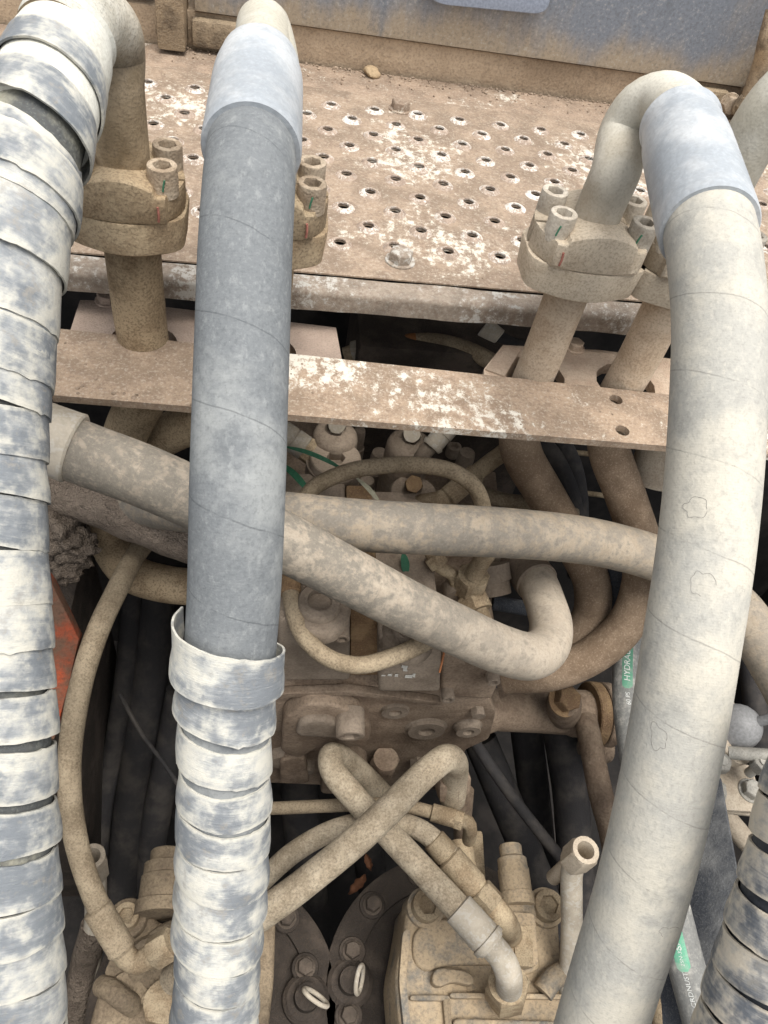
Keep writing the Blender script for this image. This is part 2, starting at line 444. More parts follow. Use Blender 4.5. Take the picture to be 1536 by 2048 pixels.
M = dict(
    plate=paintdust('tread_plate_dust', (.305, .232, .170), (.62, .575, .49), .030),
    ledge=paintdust('ledge_dust', (.30, .225, .165), (.62, .58, .50), -.03),
    lip=paintdust('lip_worn_paint', (.265, .22, .175), (.46, .44, .40), .10, 24),
    dimple=paintdust('dimple_worn_paint', (.36, .28, .22), (.66, .62, .56), .10, 75),
    bar=paintdust('bar_dust', (.335, .25, .178), (.64, .60, .52), .02, 17, spots=((.035, .535, .06, .20), (.14, .50, .10, .05), (-.12, .52, .14, -.16))),
    bracket=dusty('bracket_dust', (.34, .265, .215), (.37, .29, .235), .5, 40, sa=.3, bump=.6),
    bracket2=dusty('bracket_tan_dust', (.40, .30, .22), (.46, .36, .27), .5, 40, sa=.3, bump=.5),
    panel=panel_mat('blue_grey_panel'),
    sill=dusty('sill_dust', (.27, .20, .135), (.34, .26, .18), .5, 14, sa=.45, s2=420, bump=.6),
    frame=dusty('muddy_frame', (.15, .115, .08), (.33, .255, .17), .55, 30, sa=.5, bump=.8),
    handle=plain('handle_blue', (.30, .34, .42), .45),
    pipeL=dusty('olive_dust_pipe', (.21, .15, .09), (.34, .26, .165), .55, 30, speck=(.07, .05, .03), sa=.75, s2=620, bump=.35),
    pipeR=dusty('tan_dust_pipe', (.40, .305, .215), (.50, .41, .31), .5, 26, speck=(.13, .09, .06), sa=.5, s2=650, bump=.7),
    elbowL=dusty('elbow_mud_to_pale', (.22, .165, .10), (.34, .265, .175), .55, 30, speck=(.08, .06, .04), sa=.5, s2=620, bump=.3, grade=((.52, .50, .43), (.60, .585, .52), .075, .19)),
    elbowR=dusty('elbow_tan_to_pale', (.42, .36, .28), (.50, .45, .37), .5, 26, speck=(.2, .17, .13), sa=.3, s2=650, bump=.18, var=.12, grade=((.51, .48, .40), (.59, .565, .49), .03, .12)),
    pipeRg=dusty('tan_to_brown_pipe', (.38, .295, .21), (.47, .385, .29), .5, 26, speck=(.13, .09, .06), sa=.5, s2=650, bump=.45, grade=((.165, .115, .075), (.235, .17, .115), .12, .20)),
    pale=dusty('pale_dust_elbow', (.55, .53, .46), (.66, .65, .58), .55, 24, speck=(.25, .22, .17), sa=.25, s2=650, bump=.18, var=.12),
    flangeL=dusty('olive_flange', (.26, .19, .118), (.39, .305, .20), .5, 26, speck=(.08, .06, .04), sa=.65, s2=600, bump=.3),
    flangeR=dusty('tan_flange', (.42, .345, .255), (.51, .435, .335), .55, 24, speck=(.17, .125, .085), sa=.55, s2=620, bump=.25),
    boltL=dusty('bolt_brown', (.29, .225, .16), (.42, .345, .26), .5, 60, sa=.4, bump=.5),
    boltR=dusty('bolt_tan', (.37, .325, .265), (.49, .445, .375), .5, 60, speck=(.17, .14, .10), sa=.4, bump=.35),
    steel=dusty('ferrule_steel', (.31, .335, .36), (.45, .465, .475), .5, 20, speck=(.24, .24, .24), sa=.3, s2=420, rough=.5, bump=.2, var=.15),
    hoseM=rubber('hose_blue_grey', (.165, .176, .183), (.28, .29, .285), .54, .047, .4, .6, 14, 1.0),
    hoseR=rubber('hose_pale_dusty', (.385, .375, .34), (.50, .47, .40), .74, .045, .4, .7, 13, 1.0, dark=(.17, .165, .15)),
    hoseH=rubber('hose_dusty_brown', (.20, .178, .148), (.35, .293, .222), .62, .026, .25, .9, 34, .15, dark=(.09, .08, .06), warm=(.29, .235, .17), along=(.35, .8, -.1, .45)),
    hoseD=rubber('hose_dusty_tan', (.23, .205, .168), (.44, .375, .295), .60, .035, .22, .9, 36, .2, dark=(.12, .10, .075), warm=(.37, .31, .24), along=(.25, .62, -.3, .7)),
    hoseS=dusty('small_hose_dust', (.225, .175, .115), (.33, .265, .18), .5, 30, speck=(.07, .05, .035), sa=.6, s2=620, bump=.5),
    hoseX=dusty('cross_hose_dust', (.265, .215, .15), (.375, .315, .23), .5, 40, speck=(.09, .07, .05), sa=.65, s2=520, bump=.5),
    deep=dusty('deep_hose', (.028, .027, .028), (.065, .058, .052), .45, 18, sa=.2, bump=.3),
    print=rubber('printed_hose', (.18, .18, .17), (.40, .385, .345), .5, .2, .0, .5, 30, 0, dark=(.07, .07, .07)),
    tapeL=tape('guard_tape_left', (.165, .18, .195), (.36, .372, .375), (.52, .50, .435), .74, .68),
    tapeM=tape('guard_tape_mid', (.19, .205, .22), (.42, .432, .43), (.59, .57, .50), .78, .70),
    tapeR=tape('guard_tape_right', (.11, .12, .135), (.36, .37, .37), (.56, .50, .405), .76, .80),
    dark=plain('rubber_dark', (.045, .05, .06), .6),
    under=dusty('hose_under_tape', (.085, .09, .09), (.30, .29, .23), .4, 30, sa=.3, bump=.4),
    cast=dusty('brown_casting', (.168, .122, .086), (.25, .19, .137), .5, 26, speck=(.075, .053, .04), sa=.5, s2=420, bump=.7),
    cast2=dusty('cap_casting', (.19, .15, .113), (.275, .222, .17), .5, 18, speck=(.10, .074, .055), sa=.4, s2=480, bump=.5),
    housing2=dusty('housing_bolt', (.085, .068, .055), (.135, .108, .085), .5, 40, sa=.4, bump=.5),
    rust=dusty('rusty_pipe', (.17, .105, .06), (.27, .18, .10), .5, 30, speck=(.42, .29, .14), sa=.5, s2=520, bump=.9),
    crumb=dusty('dry_crumbs', (.24, .18, .13), (.33, .255, .19), .5, 60, sa=.3, bump=.4),
    mud=dusty('caked_mud', (.17, .135, .105), (.23, .185, .145), .5, 40, sa=.4, bump=1.0, lump=.9),
    pump=dusty('pump_casting', (.15, .145, .13), (.36, .28, .185), .58, 17, speck=(.08, .07, .06), sa=.5, s2=380, bump=.7, soft=.10),
    pumpL=dusty('pump_brown', (.17, .13, .088), (.25, .195, .13), .5, 24, speck=(.07, .055, .04), sa=.6, s2=420, bump=.8),
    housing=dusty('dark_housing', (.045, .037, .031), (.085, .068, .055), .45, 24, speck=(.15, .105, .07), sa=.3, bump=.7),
    fitting=dusty('brown_fitting', (.25, .185, .115), (.37, .295, .195), .5, 40, speck=(.10, .075, .05), sa=.6, bump=.5),
    worn=dusty('worn_ferrule', (.33, .29, .23), (.43, .38, .305), .5, 30, speck=(.58, .57, .54), sa=.4, s2=200, bump=.3),
    red=dusty('muddy_red_paint', (.42, .065, .02), (.15, .085, .055), .58, 34, speck=(.10, .06, .04), sa=.7, s2=420, bump=.5, soft=.16),
    bay=dusty('bay_black', (.018, .017, .017), (.042, .037, .034), .45, 10, sa=.1, bump=.3),
    blackp=dusty('black_plate', (.045, .05, .06), (.22, .22, .215), .36, 16, speck=(.4, .4, .38), sa=.2, bump=.5, soft=.2),
    zinc=dusty('zinc_bolt', (.28, .27, .24), (.37, .35, .305), .5, 50, sa=.4, rough=.5, bump=.3),
    dome=plain('grey_dome', (.26, .26, .26), .45),
    tan=dusty('tan_bracket', (.32, .265, .20), (.42, .36, .28), .55, 22, sa=.4, bump=.35),
    green=plain('green_straw', (.035, .14, .075), .6), straw=plain('pale_straw', (.42, .40, .29), .7),
    gprint=dusty('green_print', (.10, .29, .19), (.24, .33, .26), .45, 60, speck=(.3, .3, .27), sa=.4, bump=.1), wprint=plain('white_print', (.66, .67, .64), .7),
    redm=plain('red_marker', (.42, .17, .13), .9), greenm=plain('green_marker', (.08, .25, .15), .9), hair=plain('hose_hairline', (.29, .28, .255), .9),
    label=plain('torn_label', (.68, .66, .60), .7), wire=plain('copper_wire', (.42, .16, .06), .5),
    leaf=plain('dead_leaf', (.16, .07, .035), .8), stone=plain('sandstone', (.42, .31, .19), .9),
    orange=plain('orange_tape', (.28, .12, .045), .7),
)
MESH = dict(sb=socket_bolt('socket_bolt', .0108, .0165, 1.3), sb2=socket_bolt('socket_bolt_big', .0165, .024, .35), sb3=socket_bolt('socket_bolt_small', .0075, .010),
            hb=hex_bolt('hex_bolt', .0118, .011), hb2=hex_bolt('hex_bolt_small', .0085, .008), hb3=hex_bolt('hex_bolt_big', .017, .02, 1.35))

# ================================================================== SETTING: the dark bay
FL = -1.62
def structure(o): o['kind'] = 'structure'; return o
structure(box('bay_floor', (-.75, -.45, FL - .02), (1.15, 1.12, FL), M['bay'], bevel=0))
structure(box('bay_wall_left', (-.77, -.45, FL), (-.75, 1.12, -.50), M['bay'], bevel=0))
structure(box('bay_wall_right', (1.15, -.45, FL), (1.17, 1.12, -.50), M['bay'], bevel=0))
structure(box('bay_wall_front', (-.77, -.47, FL), (1.17, -.45, -.75), M['bay'], bevel=0))
structure(box('bay_wall_back', (-.77, .93, FL), (1.17, .95, -.47), M['bay'], bevel=0))

# ================================================================== STEP (tread plate on its frame)
ZP = -.405
YW = 1.10
XL, XR = -.46, .86
step = thing('step_platform', 'dusty brown tread plate step with raised drain holes and a white scuffed front lip', 'step', (.2, .62, ZP - .03))
YF, YB = .624, 1.028                          # sheet front and back edges
ROTS = .0225                                  # the step is turned a little
def S(x, y): return (x, y + ROTS * (x - .18))
base0 = Vector((.0564, .9779)); ex = Vector((.0536, .0016)); ey = Vector((-.0026, -.0339))
holes = []
for j in range(-1, 12):
    for i2 in range(-24, 30):
        if (i2 + j) % 2: continue
        p = base0 + ex * (i2 / 2) + ey * j
        y0 = p.y - ROTS * (p.x - .18)
        if XL + .04 < p.x < XR - .03 and YF + .020 < y0 < YB - .022: holes.append((p.x, p.y, .0058))
out = [S(XL, YF), S(XR, YF), S(XR, YB), S(XL, YB)]
mk('tread_sheet', holed_sheet_bm(out, holes, ZP, .0015, 16), M['plate'], step, smooth=False)
n = 20
dm = loop_mesh('raised_hole', [circ(.0122, -.0002, n), circ(.0108, .0010, n), circ(.0082, .0026, n), circ(.0068, .0030, n), circ(.0060, .0028, n), circ(.0057, .0020, n), circ(.0057, .0010, n)])
bmx = bmesh.new(); bmx.from_mesh(dm); bmesh.ops.delete(bmx, geom=[f for f in bmx.faces if len(f.verts) > 4], context='FACES_ONLY'); bmx.to_mesh(dm); bmx.free()
for k, (x, y, r) in enumerate(sorted(holes, key=lambda h: (h[0] - .25) ** 2 + (h[1] - .75) ** 2)):
    inst('raised_hole', dm, M['dimple'], Matrix.Translation((x, y, ZP)) @ Matrix.Rotation(random.random() * 6, 4, 'Z') @ Matrix.Diagonal((1, 1, random.uniform(.8, 1.25), 1)), step)
# frame: rear ledge, front lip
prism('rear_ledge', [Vector((*S(XL, YB + .002), ZP - .001)), Vector((*S(XR, YB + .002), ZP - .001)), Vector((*S(XR, YW), ZP - .001)), Vector((*S(XL, YW), ZP - .001))], (0, 0, -.012), M['ledge'], step, .001)
def lip_profile():
    # channel: flat strip, rounded nose, vertical face
    pr = [(YF - .0008, -.0028), (YF - .0185, -.0028)]
    for k in range(6):
        a = math.pi / 2 * k / 5; pr.append((YF - .0185 - .006 * math.sin(a), -.0088 + .006 * math.cos(a)))
    pr += [(YF - .0245, -.0235), (YF - .0205, -.0235), (YF - .0205, -.0085), (YF - .0008, -.0065)]
    return pr
bm = bmesh.new(); rings = []
for k in range(80):
    x = XL + (XR - XL) * k / 79; ring = []
    for (y, z) in lip_profile():
        w = .0008 * noise.noise(Vector((x * 40, y * 60, z * 60)))
        ring.append(bm.verts.new((*S(x, y + w), ZP + z + w)))
    rings.append(ring)
for a, b in zip(rings, rings[1:]):
    for k in range(len(a)): bm.faces.new((a[k], a[(k + 1) % len(a)], b[(k + 1) % len(a)], b[k]))
bm.faces.new(rings[0]); bm.faces.new(rings[-1])
mk('front_lip', bm, M['lip'], step)
for (px, py) in ((800, 213), (800, 516), (1462, 262)):
    p = PZ(px, py + 6, ZP)
    inst('hex_bolt', MESH['hb'], M['ledge'] if py < 300 else M['lip'], Matrix.Translation(p) @ Matrix.Rotation(random.random(), 4, 'Z'), step)
prism('support_beam', [Vector((*S(XL, .70), ZP - .02)), Vector((*S(XR, .70), ZP - .02)), Vector((*S(XR, .74), ZP - .02)), Vector((*S(XL, .74), ZP - .02))], (0, 0, -.05), M['bay'], step, .002)

# pebble lying at the back of the step
bm = bmesh.new(); bmesh.ops.create_icosphere(bm, subdivisions=3, radius=.011)
for v in bm.verts: v.co *= 1 + .45 * noise.noise(v.co * 90); v.co.z *= .6
bmesh.ops.translate(bm, vec=PZ(743, 150, ZP) + Vector((0, 0, .004)), verts=bm.verts)
tag(mk('pebble', bm, M['stone']), 'small tan pebble lying on the step against the rear sill', 'pebble')

# ================================================================== BODY behind the step
body = thing('machine_body_side', 'blue grey dust streaked body panel with brown sill behind the step', 'body panel', (.2, YW, ZP))
ZS = -.362
def B(x, y, z): return Vector((*S(x, y), z))
def slab(name, x0, x1, y0, y1, z0, z1, mat, bev=.002): 
    return prism(name, [B(x0, y0, z1), B(x1, y0, z1), B(x1, y1, z1), B(x0, y1, z1)], (0, 0, z0 - z1), mat, body, bev)
slab('sill', XL - .1, .95, YW + .004, YW + .09, ZP - .03, ZS - .002, M['sill'], .003)
slab('side_panel', -.115, .632, YW - .004, YW + .08, ZS, .12, M['panel'], .004)
slab('side_panel', -.60, -.165, YW - .002, YW + .08, ZS + .012, .12, M['sill'], .004)
slab('door_strut', -.158, -.124, YW - .03, YW + .02, ZP + .004, .12, M['frame'], .004)
o = slab('hinge_plate', -.118, -.055, YW - .014, YW + .006, ZP + .006, ZS - .006, M['frame'], .005)
inst('hex_bolt', MESH['hb'], M['frame'], align(PY(335, 62, YW - .018), (0, -1, .05)), o)
# right corner post and its clamp
slab('corner_post', .635, .69, YW - .03, YW + .05, ZP + .004, .12, M['frame'], .008)
o = slab('clamp_plate', .555, .612, YW - .012, YW + .006, ZP + .008, ZS - .006, M['frame'], .004)
inst('hex_bolt', MESH['hb'], M['boltL'], align(PY(1458, 208, YW - .012), (0, -1, .1)), o)
inst('hex_bolt', MESH['hb'], M['frame'], align(PY(1482, 210, YW - .022), (.4, -1, .1)), o)
tube('post_hose', [PY(1500, 190, YW - .05), PY(1522, 130, YW - .05), PY(1534, 80, YW - .06), PY(1550, 20, YW - .05)], .011, M['frame'], body, 16)
# recessed pull handle
hc = PY(965, -2, YW - .01)
bm = bmesh.new()
prism('pull_handle', roundpoly([PY(835, -40, YW - .02), PY(1105, -10, YW - .02), PY(1090, 30, YW - .02), PY(868, 8, YW - .02)], .018, 6), (0, .02, 0), M['handle'], body, .006, 3)

# ================================================================== CROSS BAR and pipe brackets
ZB = -.444
bar = thing('cross_bar', 'long flat steel bar with two round holes, crossing in front of the pipes', 'bar', PZ(700, 780, ZB))
c = [PZ(107, 656, ZB), PZ(1345, 790, ZB), PZ(1345, 893, ZB), PZ(104, 790, ZB)]
r_ = (c[1] - c[0]); c[1] = c[0] + r_ * 1.3; r_ = (c[2] - c[3]); c[2] = c[3] + r_ * 1.3
BARC = list(c)
bh = [PZ(1232, 799, ZB), PZ(1245, 861, ZB)]
mk('flat_bar', holed_sheet_bm([(p.x, p.y) for p in c], [(p.x, p.y, .0066) for p in bh], ZB, .007, 24), M['bar'], bar, smooth=False)
PIPES = dict(L=PY(262, 470, .558), C=PY(537, 470, .558), R=PY(1168, 500, .558), Q=PY(1388, 500, .558))
def bracket(label, corners, pp, mat):
    t = thing('pipe_bracket', label, 'bracket', corners[0], 'pipe bracket plates under the cross bar')
    hs = [(p.x, p.y, .030) for p in pp]
    mk('bracket_plate', holed_sheet_bm([(q.x, q.y) for q in corners], hs, ZB - .009, .012, 28), mat, t, smooth=False)
    return t
zb = ZB - .009
cL = [PZ(160, 600, zb), PZ(240, 603, zb), PZ(672, 655, zb)]
cL += [cL[-1] + Vector((.01, -.105, 0)), cL[0] + Vector((.0, -.12, 0))]
tL = bracket('grey brown bracket plate behind the left half of the cross bar', cL, [PIPES['L'], PIPES['C']], M['bracket'])
inst('hex_bolt', MESH['hb2'], M['bracket'], Matrix.Translation(PZ(214, 602, zb)), tL)
cR = [PZ(1006, 690, zb), PZ(1200, 700, zb), PZ(1380, 722, zb), PZ(1620, 750, zb)]
cR += [cR[-1] + Vector((0, -.11, 0)), PZ(965, 830, zb), PZ(968, 738, zb)]
tR = bracket('tan bracket plate with a cut corner behind the right half of the bar', cR, [PIPES['R'], PIPES['Q']], M['bracket2'])
inst('hex_bolt', MESH['hb2'], M['bracket2'], Matrix.Translation(PZ(1148, 696, zb)), tR)
prism('edge_block', [PZ(1008, 690, zb + .002), PZ(1044, 697, zb + .002), PZ(1010, 752, zb + .002), PZ(970, 737, zb + .002)], (0, 0, -.035), M['bracket2'], tR, .002)
# mud caked where the bar meets the frame
def lump(name, pts, mat, parent=None, sub=4):
    bm = bmesh.new()
    for (c0, r) in pts:
        g = bmesh.ops.create_icosphere(bm, subdivisions=sub, radius=1.0)
        s = Vector((random.uniform(.8, 1.2), random.uniform(.8, 1.2), random.uniform(.8, 1.2)))
        for v in g['verts']:
            d = v.co.normalized(); q = d * 2.1 + c0 * 40
            v.co = c0 + Vector((d.x * s.x, d.y * s.y, d.z * s.z)) * r * (1 + .5 * noise.noise(q) + .22 * noise.noise(q * 3.1) + .1 * noise.noise(q * 8))
    return mk(name, bm, mat, parent, ang=80)
tag(lump('mud_clump', [(P(92, 715, .70), .022), (P(88, 760, .70), .022), (P(98, 690, .70), .016)], M['mud']), 'lump of dried mud caked on the left end of the cross bar', 'mud')
tag(lump('mud_clump', [(P(120, 1060, .80), .028), (P(145, 1100, .80), .022), (P(160, 1085, .81), .016), (P(112, 1020, .82), .024), (P(130, 1135, .8), .016)], M['mud']), 'grey brown mud clod hanging beside the wrapped hose at the left', 'mud')

# ================================================================== FLANGE CLAMPS
def flange(base, mf, mb, label, marks=True, yaw=0.0, k=1.0):
    t = thing('flange_clamp', label, 'flange', Vector((base.x, base.y, -.352)), 'split flange clamps on the pipe heads')
    zt, zs, zl = -.286, -.3165, -.345
    Rz = Matrix.Translation((base.x, base.y, 0)) @ Matrix.Rotation(yaw, 4, 'Z') @ Matrix.Diagonal((k, (1 + k) / 2, 1, 1))
    bx, by = .0335, .0160
    # lower flange: rounded lozenge that tapers downwards
    def loz(ax, ay, z, rr):
        pts = [Vector((-ax, -ay * .62, z)), Vector((-ax * .25, -ay, z)), Vector((ax * .25, -ay, z)), Vector((ax, -ay * .62, z)), Vector((ax, ay * .62, z)), Vector((ax * .25, ay, z)), Vector((-ax * .25, ay, z)), Vector((-ax, ay * .62, z))]
        return [Rz @ p for p in roundpoly(pts, rr, 4)]
    bm = bmesh.new(); prev = None; first = None
    for lp in (loz(.0455, .034, zl, .012), loz(.048, .0365, zl + .002, .012), loz(.0505, .0385, zs - .003, .013), loz(.050, .038, zs - .0007, .013)):
        cur = [bm.verts.new(p) for p in lp]
        if prev:
            for k in range(len(cur)): bm.faces.new((prev[k], prev[(k + 1) % len(cur)], cur[(k + 1) % len(cur)], cur[k]))
        else: first = cur
        prev = cur
    bm.faces.new(first); bm.faces.new(prev)
    mk('lower_flange', bm, mf, t, 32)
    # two clamp halves: outline in xy, top height varies (low ears, arched middle)
    for s in (-1, 1):
        bm = bmesh.new(); nx = 72; rows = []
        y_in, y_out = .0022, .0372
        for i in range(nx + 1):
            u = -1 + 2 * i / nx; x = u * .0485
            e = (1 - min(1, abs(u) ** 5)) ** .5 if abs(u) > .75 else 1          # rounded ends
            yo = y_in + (y_out * (1 - .26 * abs(u) ** 2.2) - y_in) * max(.12, e)
            au = abs(u); hump = min(1, max(0, (.60 - au) / .05)); hump = hump * hump * (3 - 2 * hump)
            top = -.2965 + (.0035 + .0085 * max(0, 1 - (au / .60) ** 2)) * hump
            rows.append((x, yo, top))
        grid = []
        for (x, yo, top) in rows:
            col = []
            prof = [(y_in, zs), (y_in, top - .0012), (y_in + .0012, top), (y_in + (yo - y_in) * .35, top + .0002), (y_in + (yo - y_in) * .7, top - .0002), (yo - .0014, top - .0004), (yo - .0004, top - .0014), (yo, top - .004), (yo + .0006, zs + .002), (yo - .0004, zs)]
            for (y, z) in prof: col.append(bm.verts.new(Rz @ Vector((x, s * y, z))))
            grid.append(col)
        for a, b in zip(grid, grid[1:]):
            for k in range(len(a) - 1): bm.faces.new((a[k], a[k + 1], b[k + 1], b[k]))
            bm.faces.new((a[-1], a[0], b[0], b[-1]))
        bm.faces.new(grid[0]); bm.faces.new(grid[-1])
        half = mk('clamp_half', bm, mf, t, 28)
        if s < 0: front = half
    for sx in (-1, 1):
        for sy in (-1, 1):
            p = Rz @ Vector((sx * bx, sy * by * (1.0 if sy < 0 else 1.1), -.2960))
            o = inst('socket_bolt', MESH['sb'], mb, Matrix.Translation(p) @ Matrix.Rotation(random.random(), 4, 'Z'), t)
            if marks and sy < 0:
                d = Vector((-p.x, -p.y, 0)).normalized()
                q = p + d * .01085; sd_ = Vector((-d.y, d.x, 0))
                tube('paint_mark', [q + Vector((0, 0, .0105)) + sd_ * .001, q + Vector((0, 0, .006)), q + Vector((0, 0, .002)) - sd_ * .0006], .0007, M['greenm'], o, 8, .002)
                if sx == marks:
                    f = Rz @ Vector((sx * .031, -.0355, -.302))
                    tube('paint_mark', [f, f + Vector((.0004, -.0006, -.006)), f + Vector((0, -.0004, -.011))], .0009, M['redm'], front, 8, .002)
    return t
flange(PIPES['L'], M['flangeL'], M['boltL'], 'dark olive dusted flange clamp on the pipe between the two left hoses', 1, 0, .88)
flange(PIPES['C'], M['flangeL'], M['boltL'], 'brown flange clamp mostly hidden behind the smooth blue grey middle hose', 1, 0, .9)
flange(PIPES['R'], M['flangeR'], M['boltR'], 'pale tan flange clamp with all four socket bolts showing, green and red paint marks', -1)
flange(PIPES['Q'], M['flangeR'], M['boltR'], 'pale tan flange clamp half hidden behind the pale right hose', 1)

# ================================================================== PIPES below the flanges
def V(k, z): p = PIPES[k]; return Vector((p.x, p.y, z))
def pipe(label, pts, mat, r=.0218, name='steel_pipe'):
    o, pa = tube(name, pts, [r] * 3 + [.0215] * (len(pts) - 3), mat, None, 32, .006, .02)
    tag(o, label, 'pipe', 'steel pipes under the flange clamps'); return pa
pipe('brown steel pipe below the olive flange clamp, running down through the left bracket', [V('L', -.345), V('L', -.42), V('L', -.50), P(258, 850, .76), P(232, 930, .80), P(215, 1020, .84), P(222, 1090, .87), P(262, 1145, .88), P(330, 1168, .88), P(430, 1175, .90)], M['pipeL'])
pipe('steel pipe behind the middle hose, bending left below the cross bar', [V('C', -.345), V('C', -.42), V('C', -.49), P(470, 810, .76), P(385, 845, .79), P(300, 890, .83), P(250, 960, .90), P(240, 1060, .97)], M['pipeL'])
pipe('tan pipe under the fully visible right flange, curving behind the looped hose below the bar', [V('R', -.345), V('R', -.42), V('R', -.50), P(1042, 900, .81), P(1090, 990, .85), P(1145, 1085, .88), P(1183, 1165, .90), P(1180, 1235, .91), P(1135, 1290, .92), P(1060, 1320, .94)], M['pipeRg'], .0190)
pipe('tan pipe behind the two bar holes, sweeping left in a wide bend', [V('Q', -.345), V('Q', -.42), V('Q', -.50), P(1218, 900, .81), P(1250, 990, .83), P(1282, 1090, .85), P(1283, 1165, .86), P(1255, 1245, .87), P(1185, 1310, .885), P(1100, 1345, .90), P(1010, 1352, .92)], M['pipeRg'], .0195)

# ================================================================== TOP HOSE ASSEMBLIES
def wrap(name, path, s0, s1, r, pitch, width, mat, parent, th=.0013, shingle=.0022, hand=1, jitter=.25, flare=0.0, tear=.0015, ph=0.0, pitch_fn=None, seed=1, gap=None):
    """one long strip of rubber guard wound round a hose: overlapping spiral turns with uneven pitch, torn edges"""
    rnd = random.Random(seed); bm = bmesh.new(); ns = 64; uvl = bm.loops.layers.uv.new('UVMap'); UV = {}
    turns = []; s = s0; k = 0
    while s < s1:
        p = (pitch_fn(s) if pitch_fn else pitch) * (1 + rnd.uniform(-jitter, jitter)); w = width * (1 + rnd.uniform(-jitter, jitter) * .7)
        turns.append((s, p, w, rnd.uniform(-.0008, .0010), rnd.uniform(.6, 1.5), rnd.uniform(-.6, .6))); s += p
    prevO = prevI = None; nq = 5
    for ti, (s, p, w, dr, sh, tl) in enumerate(turns):
        nx = turns[min(ti + 1, len(turns) - 1)]
        for a in range(ns):
            f = a / ns; th_ = hand * 2 * math.pi * f + ph
            sm = f * f * (3 - 2 * f)
            w_ = w + (nx[2] - w) * sm; dr_ = dr + (nx[3] - dr) * sm; sh_ = sh + (nx[4] - sh) * sm; tl_ = tl + (nx[5] - tl) * sm
            c = s + p * f
            O, I = [], []
            fl = flare * max(0, 1 - (ti + f) / 1.2)
            for q in range(nq):
                u = q / (nq - 1) * 2 - 1
                e = 0
                if abs(u) == 1:
                    q3 = Vector((math.cos(th_) * .9, math.sin(th_) * .9, (ti + f) * .8 + seed + u * 5)); nn = noise.noise(q3); n2 = noise.noise(q3 * 3.5)
                    e = tear * nn + u * tear * 3.0 * max(0, n2 - .36) + .25 * tear * noise.noise(q3 * 7)
                d = c + u * w_ / 2 + e + tl_ * .0035 * math.cos(th_ + 1.3)
                P_, T_, N_ = path.at(d); Bn = T_.cross(N_)
                rr = r + dr_ + shingle * sh_ * (u + 1) / 2 + fl * max(0, -u) * .9 + fl * .6 + .0008 * noise.noise(Vector((math.cos(th_) * 1.2, math.sin(th_) * 1.2, (ti + f) * .9 + u * .6 + seed)))
                if u == 1: rr -= .0006
                dr3 = N_ * math.cos(th_) + Bn * math.sin(th_)
                O.append(bm.verts.new(P_ + dr3 * rr)); I.append(bm.verts.new(P_ + dr3 * (rr - th))); UV[O[-1]] = UV[I[-1]] = ((ti + f) * .17, u)
            if prevO:
                for q in range(nq - 1):
                    bm.faces.new((prevO[q], prevO[q + 1], O[q + 1], O[q])); bm.faces.new((prevI[q + 1], prevI[q], I[q], I[q + 1]))
                bm.faces.new((prevO[0], O[0], I[0], prevI[0])); bm.faces.new((prevO[-1], prevI[-1], I[-1], O[-1]))
            else: bm.faces.new(O + I[::-1])
            prevO, prevI = O, I
    bm.faces.new(prevO + prevI[::-1])
    for fc in bm.faces:
        for l in fc.loops: l[uvl].uv = UV[l.vert]
    return mk(name, bm, mat, parent, ang=45)
def ferrule(p0, p1, r, mat, parent, r_in, taper=.72, wall=.004):
    """crimped sleeve, narrow at the pipe (p0), open rim at the hose (p1)"""
    return lathe('ferrule', p0, p1, [(0, r * taper * .93), (.02, r * taper), (.07, r * (taper + .1)), (.10, r * .90), (.13, r * .91), (.26, r * .985), (.36, r), (.93, r * 1.005), (.985, r), (1, r - .0008), (1, r - wall), (.96, r_in + .0002)], mat, parent, 48)

RH = .0245
# --- middle hose
tm = thing('hydraulic_hose', 'smooth blue grey hydraulic hose with steel ferrule, its lower half in tape', 'hose', P(430, 2060, .49), 'hydraulic hoses arching over the bay')
pc = PIPES['C']
elb = [V('C', -.325), V('C', -.26), V('C', -.205), P(543, 65, .50) + Vector((0, .012, 0)), P(530, 55, .50), P(526, 80, .49), P(521, 125, .475)]
elb = [V('C', -.325), V('C', -.27), Vector((pc.x - .001, pc.y, -.222)), P(528, 58, .545), P(526, 85, .525), P(522, 130, .50), P(519, 160, .485)]
tube('elbow_pipe', elb, [.019, .019, .019, .0190, .0190, .0200, .0215], M['elbowR'], tm, 32)
f0, f1 = P(521, 116, .497), P(503, 302, .428)
ferrule(f0, f1, .0278, M['steel'], tm, RH)
mid = [f0.lerp(f1, .6), f1, P(499, 360, .413), P(491, 500, .404), P(486, 650, .401), P(481, 800, .399), P(475, 1000, .398), P(469, 1180, .408), P(461, 1300, .416), P(452, 1450, .43), P(448, 1620, .447), P(442, 1800, .468), P(432, 2000, .49), P(425, 2200, .51)]
hm, pm = tube('hose', mid, RH, M['hoseM'], tm, 56, .004)
def s_at(path, py):
    best = min(range(len(path.p)), key=lambda i: abs(proj(path.p[i])[1] - py)); return path.s[best]
def proj(p):
    c = ROT.transposed() @ p; return 768 + F * c.x / -c.z, 1024 - F * c.y / -c.z, -c.z
wrap('guard_tape', pm, s_at(pm, 1290), s_at(pm, 2150), RH + .0012, .0238, .0252, M['tapeM'], hm, shingle=.0026, jitter=.26, flare=.0042, tear=.0020, hand=-1, ph=5.3, seed=5)
